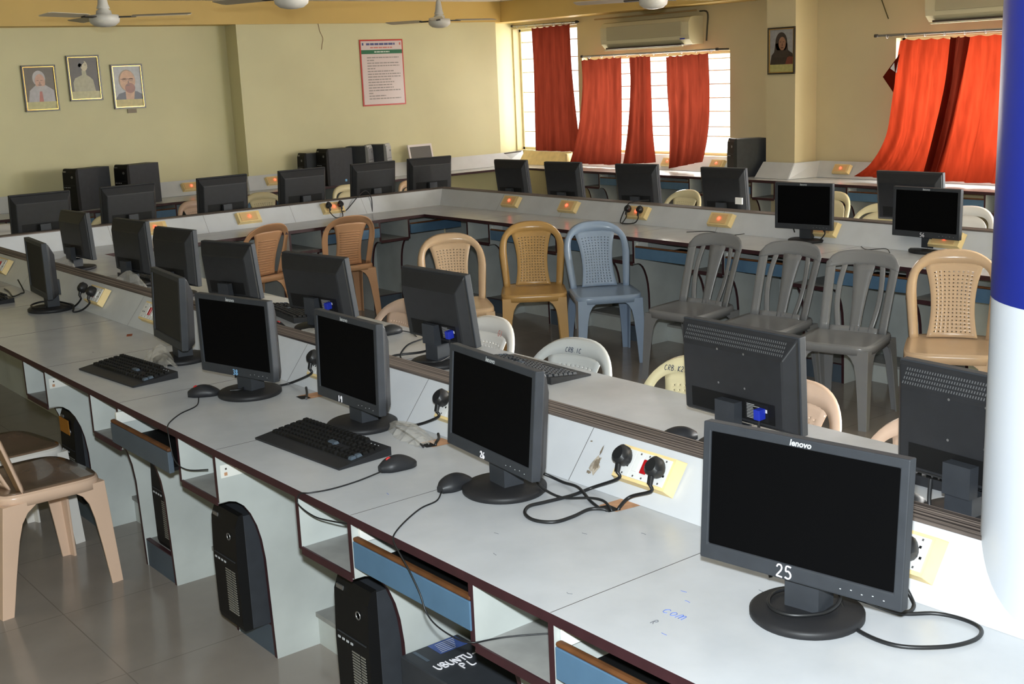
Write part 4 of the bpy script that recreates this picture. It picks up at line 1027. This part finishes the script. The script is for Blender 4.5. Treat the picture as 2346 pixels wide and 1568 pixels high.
for i, (px, py, m) in enumerate(((1.56, 1.55, 0), (1.70, 1.62, 0), (1.73, 1.66, 0), (1.85, 1.55, 1), (1.65, 2.2, 1), (1.57, 2.1, 1), (1.80, 2.05, 1), (1.55, 1.82, 1), (1.90, 1.95, 1), (1.62, 2.63, 0), (1.70, 5.05, 1))):
    mb = MB(); mb.tube([(px, py, e), (px+random.uniform(-.002, .002), py-.006, e), (px+random.uniform(-.004, .004), py-.014, e)], .0006, 5, m); mb.build('pen_mark', [INKB, INKG], nearo)

# ------------------------------------------------------------------ wall pictures
def picture(label, kind, loc, rz, w=.32, h=.43, tilt=0.0):
    t = thing('framed_portrait', label, 'picture', loc, R(rz), 'framed portraits')
    t.rotation_euler = (0, R(tilt), R(rz))
    mb = MB(); b = .014
    for lo, hi in (((-w/2, -.02, -h/2), (w/2, 0, -h/2+b)), ((-w/2, -.02, h/2-b), (w/2, 0, h/2)), ((-w/2, -.02, -h/2+b), (-w/2+b, 0, h/2-b)), ((w/2-b, -.02, -h/2+b), (w/2, 0, h/2-b))): mb.b2(lo, hi)
    mb.build('frame', FRAME, t, bevel=.002)
    mb = MB(); g = .006; a, c = w/2-b, h/2-b
    for lo, hi in (((-a, -.016, -c), (a, -.006, -c+g)), ((-a, -.016, c-g), (a, -.006, c)), ((-a, -.016, -c+g), (-a+g, -.006, c-g)), ((a-g, -.016, -c+g), (a, -.006, c-g))): mb.b2(lo, hi)
    mb.build('gold_lip', GOLD, t)
    def ell(cx, cz, rx, rz_, y, m, n=20, a0=0, a1=2*PI):
        mb.add([(cx+rx*math.cos(a0+(a1-a0)*k/n), y, cz+rz_*math.sin(a0+(a1-a0)*k/n)) for k in range(n+(1 if a1-a0 < 2*PI-.01 else 0))], [tuple(range(n+(1 if a1-a0 < 2*PI-.01 else 0)))], m)
    mb = MB(); a -= g; c -= g; y = -.005
    cap = -c+.07
    mb.add([(-a, y, -c), (a, y, -c), (a, y, c), (-a, y, c)], [(0, 1, 2, 3)], 0)
    mb.add([(-a, y-.0012, -c), (a, y-.0012, -c), (a, y-.0012, cap), (-a, y-.0012, cap)], [(0, 1, 2, 3)], 1)
    def poly(pts, m, yy): mb.add([(p[0], yy, p[1]) for p in pts], [tuple(range(len(pts)))], m)
    if kind == 'beard':
        cols = [(84, 70, 52), (186, 180, 120), (172, 168, 172), (196, 150, 128), (176, 170, 172), (178, 92, 76), (120, 88, 78)]
        poly([(-a+.02, cap), (a-.01, cap), (a-.015, -.02), (.05, .03), (-.04, .03), (-.1, -.02)], 2, y-.0004)
        ell(-.004, .092, .060, .072, y-.0005, 4); ell(.004, .062, .048, .070, y-.0006, 3); ell(.002, .02, .042, .042, y-.0007, 4, 16, PI, 2*PI); ell(.0, .03, .018, .006, y-.0008, 6)
        poly([(-.028, .07), (-.008, .07), (-.008, .076), (-.028, .076)], 6, y-.0008); poly([(.008, .07), (.03, .07), (.03, .076), (.008, .076)], 6, y-.0008); poly([(-.004, .04), (.006, .04), (.002, .068)], 6, y-.0008)
        poly([(-.022, cap), (.02, cap), (.014, -.03), (-.008, -.03)], 5, y-.0006)
    elif kind == 'bust':
        cols = [(62, 50, 44), (186, 180, 130), (170, 164, 130), (196, 184, 150), (70, 62, 60), (120, 110, 96), (90, 80, 72)]
        poly([(-a+.03, cap), (a-.04, cap), (.085, -.02), (.06, .005), (.025, .03), (.02, .075), (-.02, .075), (-.02, .03), (-.09, .0), (-.11, -.04)], 2, y-.0004)
        ell(.008, .115, .033, .048, y-.0005, 3); ell(-.014, .132, .036, .04, y-.0006, 4, 16, .5, PI+.9); ell(-.03, .12, .018, .02, y-.0006, 4)
        poly([(.028, .108), (.044, .098), (.03, .094)], 3, y-.0006); poly([(.012, .122), (.03, .122), (.03, .126), (.012, .126)], 6, y-.0007)
    elif kind == 'glasses':
        cols = [(176, 178, 182), (196, 178, 100), (74, 76, 92), (206, 158, 120), (150, 130, 104), (150, 86, 66), (120, 78, 62)]
        poly([(-a+.0, cap), (a, cap), (a, -.08), (.09, -.05), (.0, -.04), (-.10, -.07)], 2, y-.0004)
        ell(-.005, .06, .085, .105, y-.0005, 4); ell(.0, .055, .078, .10, y-.0006, 3); poly([(-.03, cap), (.05, cap), (.07, -.02), (-.03, -.02)], 3, y-.0005)
        ell(.02, -.015, .052, .05, y-.0007, 5); ell(.0, .012, .02, .007, y-.0008, 6)
        poly([(-.07, .07), (.06, .07), (.06, .076), (-.07, .076)], 6, y-.0008); ell(-.03, .068, .024, .015, y-.0007, 6); ell(.035, .068, .022, .015, y-.0007, 6); ell(-.03, .068, .02, .011, y-.0008, 3); ell(.035, .068, .018, .011, y-.0008, 3)
        poly([(.0, .03), (.018, .03), (.008, .066)], 6, y-.0008)
    else:
        cols = [(150, 150, 152), (176, 170, 110), (52, 40, 36), (150, 108, 84), (58, 46, 42), (110, 52, 40), (84, 60, 50)]
        poly([(-a, cap), (a, cap), (a-.01, -.03), (.05, .02), (-.06, .02), (-a+.02, -.04)], 2, y-.0004)
        ell(-.005, .075, .07, .095, y-.0005, 4); poly([(-.075, .07), (.065, .07), (.085, -.06), (-.1, -.06)], 4, y-.0005); ell(.005, .065, .042, .062, y-.0006, 3); ell(.004, -.005, .05, .06, y-.0007, 4, 18, PI*.95, 2.05*PI)
        ell(.004, .028, .018, .005, y-.0008, 6); poly([(-.024, .078), (-.006, .078), (-.006, .083), (-.024, .083)], 2, y-.0008); poly([(.012, .078), (.03, .078), (.03, .083), (.012, .083)], 2, y-.0008); poly([(0, .045), (.012, .045), (.006, .075)], 6, y-.0008)
        poly([(.04, cap), (a, cap), (a, -.06), (.07, -.05)], 5, y-.0005)
    mats = [M('print_'+kind+str(i), cc, .35, .5, var=.12, vs=30) for i, cc in enumerate(cols)]
    mb.build('print', mats, t)
    return t
picture('framed portrait of a white-bearded person in red tie, lower left of three', 'beard', (3.83, 11.948, 1.882), 0)
picture('framed portrait with pale bust on dark ground, highest of three', 'bust', (4.26, 11.948, 1.962), 0)
p3 = picture('framed close portrait of a person with glasses, rightmost of three', 'glasses', (4.685, 11.948, 1.866), 0)
picture('framed portrait of a long-haired person on the window-side column', 'dark', (9.279, 7.516, 1.938), -90, .318)
mb = MB(); mb.b2((-.045, -.012, -.025), (.045, 0, .015)); o = mb.build('wall_clip', M('clip_grey', (150, 138, 120), .6)); o.location = (4.70, 11.948, 1.632); tag(o, 'small grey clip under the rightmost portrait', 'clip')
# notice board poster
t = thing('wall_poster', 'red-bordered notice poster with green band on the back wall', 'poster', (7.523, 11.699, 1.905), 0)
w, h = .568, .72
mb = MB(); mb.b2((-w/2, -.008, -h/2), (w/2, 0, h/2)); mb.build('red_border', M('poster_red', (196, 60, 48), .3, .5), t)
mb = MB(); mb.b2((-w/2+.016, -.0095, -h/2+.016), (w/2-.016, -.0082, h/2-.016), 0)
mb.b2((-w/2+.016, -.0102, h/2-.155), (w/2-.016, -.0096, h/2-.112), 1)
rnd = random.Random(5)
def words(x0, x1, z, hh, m, gap=.012):
    x = x0
    while x < x1-.01:
        l = min(rnd.uniform(.018, .06), x1-x); mb.b2((x, -.0106, z-hh/2), (x+l, -.0098, z+hh/2), m); x += l+gap
words(-.20, .19, h/2-.05, .022, 2, .008); words(-.15, .14, h/2-.088, .012, 3, .008); words(-.10, .10, h/2-.134, .014, 4, .006)
mb.b2((-w/2+.03, -.0104, h/2-.062), (-w/2+.05, -.0098, h/2-.036), 2); mb.b2((w/2-.05, -.0104, h/2-.062), (w/2-.032, -.0098, h/2-.036), 3)
z = h/2-.195
for i, (l, ind) in enumerate(((.42, 0), (.09, 0), (.42, 0), (.42, 0), (.10, 0), (.34, 0), (.43, 0), (.43, 0), (.30, 0), (.34, 0), (.32, 0), (.33, 0), (.43, 0), (.06, 0), (.22, 0), (.42, 0))):
    words(-.2, -.2+l, z, .011, 5, .007); z -= .0298
mb.build('printed_sheet', [M('poster_white', (222, 206, 204), .25, .5), M('poster_green', (20, 104, 66), .3), M('poster_navy', (70, 76, 130), .4), M('poster_red_text', (206, 110, 96), .4), M('poster_pale', (200, 214, 200), .4), M('poster_grey', (150, 140, 136), .5)], t)
# loose wires and cracks
def wire(label, pts, mat, r=.004):
    p0 = Vector(pts[0]); mb = MB(); mb.tube([q-p0 for q in smooth_path(pts, 5)], r, 6); o = mb.build('wire', mat); o.location = p0; tag(o, label, 'wire')
wire('thin loose wire on the back wall left of the poster', [(6.745, 11.698, 2.44), (6.76, 11.698, 2.36), (6.79, 11.698, 2.29), (6.775, 11.698, 2.22), (6.765, 11.698, 2.17)], M('wire_tan', (140, 100, 70), .6), .003)
wire('short bare wire hanging on the window wall left of the right air conditioner', [(9.59, 6.66, 2.435), (9.575, 6.65, 2.36), (9.57, 6.62, 2.29), (9.575, 6.57, 2.17)], M('wire_dark', (80, 76, 40), .5), .005)

# ------------------------------------------------------------------ curtains and rods
def curtain(label, x, left, right_, mat, folds, amp, nu=60, nv=40, seed=0, hem=0.0, group='red curtains', xbot=0.0, scal=0.012):
    # left / right_: lists of (y, z) from top to bottom in the plane of the window
    rnd = random.Random(seed)
    def at(lst, q):
        f = q*(len(lst)-1); i = min(int(f), len(lst)-2); t = f-i
        p = [lst[max(i-1, 0)], lst[i], lst[i+1], lst[min(i+2, len(lst)-1)]]
        return tuple(.5*((2*p[1][k])+(-p[0][k]+p[2][k])*t+(2*p[0][k]-5*p[1][k]+4*p[2][k]-p[3][k])*t*t+(-p[0][k]+3*p[1][k]-3*p[2][k]+p[3][k])*t**3) for k in (0, 1))
    ph = [rnd.uniform(0, 6.28) for _ in range(6)]
    def fn(u, q):
        a, b = at(left, q), at(right_, q)
        y = a[0]*(1-u)+b[0]*u; z = a[1]*(1-u)+b[1]*u
        w = math.sin(2*PI*folds*u+ph[0]+.8*math.sin(2*q+ph[1]))+.5*math.sin(2*PI*folds*2.3*u+ph[2]+q)+.35*math.sin(2*PI*folds*.6*u+ph[3]-1.5*q)
        if q < .12: z -= scal*abs(math.sin(PI*folds*1.5*u+ph[4]))*(1-q/.12)
        return (x+amp*w*(.45+.75*q)+xbot*q**3, y, z)
    mb = MB(); mb.grid(fn, nu, nv)
    o = mb.build('curtain', mat); return tag(o, label, 'curtain', group)
curtain('tall red curtain hanging in the far corner window', 9.565, [(11.53, 2.36), (11.52, 1.9), (11.535, 1.4), (11.55, .9)], [(10.835, 2.37), (10.83, 1.9), (10.79, 1.4), (10.73, .905)], CURT, 4, .012, seed=1)
curtain('wide low red curtain under the air conditioner, left of three', 9.43, [(10.50, 1.955), (10.50, 1.65), (10.58, 1.2), (10.72, .785)], [(9.86, 1.965), (9.86, 1.6), (9.85, 1.2), (9.84, .79)], CURT, 3.5, .02, seed=2, xbot=-.05)
curtain('narrow dark red curtain in the middle of the low window', 9.44, [(9.75, 1.96), (9.74, 1.6), (9.77, 1.2), (9.83, .80)], [(9.44, 1.963), (9.44, 1.6), (9.42, 1.15), (9.36, .83)], CURT, 3, .035, seed=3, xbot=-.05)
curtain('red curtain on the right of the low window', 9.43, [(9.19, 1.945), (9.175, 1.6), (9.13, 1.2), (9.11, .775)], [(8.585, 1.96), (8.57, 1.6), (8.585, 1.2), (8.64, .86)], CURT, 4, .028, seed=4, xbot=-.06)
curtain('big orange-red curtain billowing over the right window', 9.37, [(6.30, 1.985), (6.33, 1.78), (6.36, 1.45), (6.40, 1.15), (6.52, .92), (6.66, .80)], [(5.74, 1.975), (5.76, 1.78), (5.79, 1.45), (5.82, 1.15), (5.86, .92), (5.9, .775)], CURT2, 3.2, .02, seed=5, xbot=-.10)
curtain('dark overlapping fold of curtain beside the pillar', 9.34, [(5.80, 1.985), (5.83, 1.6), (5.90, 1.2), (5.98, .79)], [(5.64, 1.98), (5.70, 1.6), (5.76, 1.2), (5.84, .79)], CURT, 1.6, .03, seed=6, xbot=-.06)
curtain('orange-red curtain going behind the blue pillar', 9.37, [(5.70, 1.985), (5.74, 1.6), (5.80, 1.2), (5.88, .79)], [(4.6, 1.98), (4.6, 1.6), (4.6, 1.2), (4.6, .79)], CURT2, 5, .024, seed=7, xbot=-.10)
mb = MB(); mb.add([(9.36, 6.30, 1.86), (9.34, 6.45, 1.67), (9.36, 6.35, 1.53), (9.35, 6.33, 1.70)], [(0, 1, 3), (1, 2, 3)], 0)
mb.add([(9.362, 6.31, 1.84), (9.345, 6.38, 1.74), (9.352, 6.32, 1.70)], [(0, 1, 2)], 1)
tag(mb.build('curtain_corner', [CURT, LABELW], None, solid=.004), 'folded-back corner flap of the big orange-red curtain', 'curtain')
def rod(label, x, y0, y1, z0, z1, rings):
    t = thing('curtain_rod', label, 'curtain rod', (x, (y0+y1)/2, (z0+z1)/2), 0, 'curtain rods')
    L = t.location
    mb = MB(); mb.tube([(0, y0-L.y, z0-L.z), (0, y1-L.y, z1-L.z)], .010, 10); mb.build('pole', METAL, t)
    for y, z in ((y0, z0), (y1, z1)):
        mb = MB(); mb.lathe([(.016, -.014), (.02, 0), (.016, .014)], (0, y-L.y, z-L.z), 12); mb.b2((0, y-L.y-.008, z-L.z-.008), (9.6-x, y-L.y+.008, z-L.z+.008)); mb.build('bracket', FAND, t)
    for k in range(rings):
        y = y0+(y1-y0)*(k+.6)/rings; z = z0+(z1-z0)*(k+.6)/rings
        mb = MB(); mb.tube([(.016*math.cos(a*PI/5), y-L.y, z-L.z-.008+.018*math.sin(a*PI/5)) for a in range(11)], .0025, 5, caps=False); mb.build('ring', METAL, t)
rod('curtain rod above the tall corner curtain', 9.565, 11.90, 10.72, 2.40, 2.385, 7)
rod('curtain rod above the three low red curtains', 9.43, 10.49, 8.46, 1.99, 1.988, 10)
rod('curtain rod above the big orange-red curtain', 9.37, 6.55, 4.5, 2.025, 2.015, 11)

# ------------------------------------------------------------------ air conditioners
def aircon(label, y0, y1, z0, z1, x=9.38):
    t = thing('air_conditioner', label, 'air conditioner', (9.598, (y0+y1)/2, z0), R(-90), 'wall air conditioners')
    w = y1-y0; h = z1-z0; d = 9.598-x
    mb = MB(); mb.prism([(0, 0), (-d*.7, 0), (-d*.95, .05), (-d, .10), (-d, h-.06), (-d*.85, h-.01), (-d*.6, h), (0, h)][::-1], lambda u, v, q: (q, u, v), -w/2, w/2, 0); mb.build('housing', ACW, t, bevel=.008)
    mb = MB(); mb.b2((-w/2+.10, -d-.006, .085), (w/2-.10, -d+.004, h-.05)); mb.build('front_grille', M('ac_grille', (176, 168, 140), .55) if 'ac_grille' not in bpy.data.materials else bpy.data.materials['ac_grille'], t, bevel=.004)
    mb = MB(); mb.b2((-w/2+.06, -d*.92, -.006), (w/2-.12, -d*.2, .012)); mb.build('air_outlet', ACD, t, bevel=.004)
    mb = MB(); mb.b2((-w/2+.05, -d*.98, -.02), (w/2-.10, -d*.86, -.008)); mb.build('louver', ACW, t, bevel=.003)
    mb = MB(); mb.b2((w/2-.12, -d-.004, .05), (w/2-.06, -d+.006, .062)); mb.build('badge', VGA, t)
    return t
ac1 = aircon('cream air conditioner above the low red curtains', 8.80, 10.12, 2.055, 2.335)
ac2 = aircon('cream air conditioner at the top right beside the pillar', 4.75, 6.08, 2.115, 2.40)
wire('dark refrigerant pipe running up beside the left air conditioner', [(9.56, 8.72, 2.08), (9.56, 8.71, 2.2), (9.555, 8.70, 2.36), (9.55, 8.80, 2.38)], M('pipe_dark', (70, 66, 50), .6), .009)
wire('bare metal tube above the left air conditioner', [(9.5, 10.34, 2.385), (9.5, 9.6, 2.386), (9.5, 8.80, 2.39)], M('tube_tan', (168, 140, 96), .5), .009)

# ------------------------------------------------------------------ ceiling fans
def fan(label, x, y, z, azs):
    t = thing('ceiling_fan', label, 'ceiling fan', (x, y, z), 0, 'ceiling fans')
    mb = MB(); mb.tube([(0, 0, .17), (0, 0, ZC-z)], .012, 10); mb.build('rod', FAND, t)
    mb = MB(); mb.lathe([(.014, .22), (.022, .21), (.036, .12), (.045, .095), (.045, .09), (.012, .09)], n=24); mb.build('canopy', FANW, t)
    mb = MB(); mb.lathe([(.03, .09), (.05, .075), (.055, .05), (.10, .045), (.105, .02), (.10, -.005), (.07, -.028), (.03, -.036), (.002, -.037)], n=32); mb.build('motor', FANW, t)
    for a in azs:
        mb = MB(); T = Matrix.Rotation(R(a), 4, 'Z') @ Matrix.Translation((0, 0, .03)) @ Matrix.Rotation(R(9), 4, 'X'); mb.T = T
        mb.b2((.09, -.018, -.004), (.22, .018, .004), 1)
        pl = [(.19, -.04), (.24, -.055), (.58, -.06), (.60, -.04), (.60, .045), (.58, .06), (.24, .055), (.19, .04)]
        mb.prism(pl, lambda u, v, q: (u, v, q), .0042, .0082, 0); mb.build('blade', [FANB, FAND], t)
fan('ceiling fan above the portraits, leftmost one', 3.289, 8.686, 2.309, (-30, 90, -150))
fan('ceiling fan right of the poster, farthest from the camera', 6.9, 9.683, 2.322, (-9, 111, -129))
fan('ceiling fan cut off by the top picture edge left of the poster', 3.709, 6.731, 2.305, (-9, 111, -129))
fan('ceiling fan cut off by the top edge before the left air conditioner', 6.527, 6.468, 2.285, (0, 120, -120))

# ------------------------------------------------------------------ light
wd = bpy.data.worlds.new('sky'); SC.world = wd; wd.use_nodes = True
bg = wd.node_tree.nodes['Background']; bg.inputs[0].default_value = (1.0, .98, .95, 1); bg.inputs[1].default_value = 3.0
def area(name, loc, rot, sx, sy, power, col=(1, 1, 1)):
    l = bpy.data.lights.new(name, 'AREA'); l.shape = 'RECTANGLE'; l.size = sx; l.size_y = sy; l.energy = power; l.color = col
    o = bpy.data.objects.new(name, l); COL.objects.link(o); o.location = loc; o.rotation_euler = rot
    return o
for i, (y0, y1, z0, z1) in enumerate(W):
    area('daylight', (9.95, (y0+y1)/2, (z0+z1)/2), (0, R(90), 0), z1-z0, y1-y0, (24, 150, 108, 330, 860)[i]*1.0, ((1, .97, .9), (1, .97, .9), (1, .97, .9), (.97, .99, 1), (.97, .99, 1))[i])  # the strongest ones shine through the added, unseen windows
for x0, x1, z0, z1 in FW:
    area('daylight', ((x0+x1)/2, Y0-.3, (z0+z1)/2), (R(90), 0, 0), x1-x0, z1-z0, 165, (.98, 1, .99))
for y0, y1, z0, z1 in LW:
    area('daylight', (X0-.3, (y0+y1)/2, (z0+z1)/2), (0, R(-90), 0), z1-z0, y1-y0, 34, (.98, 1, .99))
fl = bpy.data.lights.new('camera_flash', 'SPOT'); fl.energy = 575; fl.shadow_soft_size = .03; fl.color = (.88, .96, 1.0); fl.spot_size = R(75); fl.spot_blend = .5
fo = bpy.data.objects.new('camera_flash', fl); COL.objects.link(fo); fo.location = Vector((0, 0, CAMZ))+Vector((.167, .144, .975))*.13; fo.rotation_euler = co.rotation_euler

vs_ = SC.view_settings
SC.display_settings.display_device = 'sRGB'
vs_.view_transform = 'Standard'; vs_.look = 'None'; vs_.gamma = 1.0; vs_.use_curve_mapping = False; vs_.exposure = 0.0
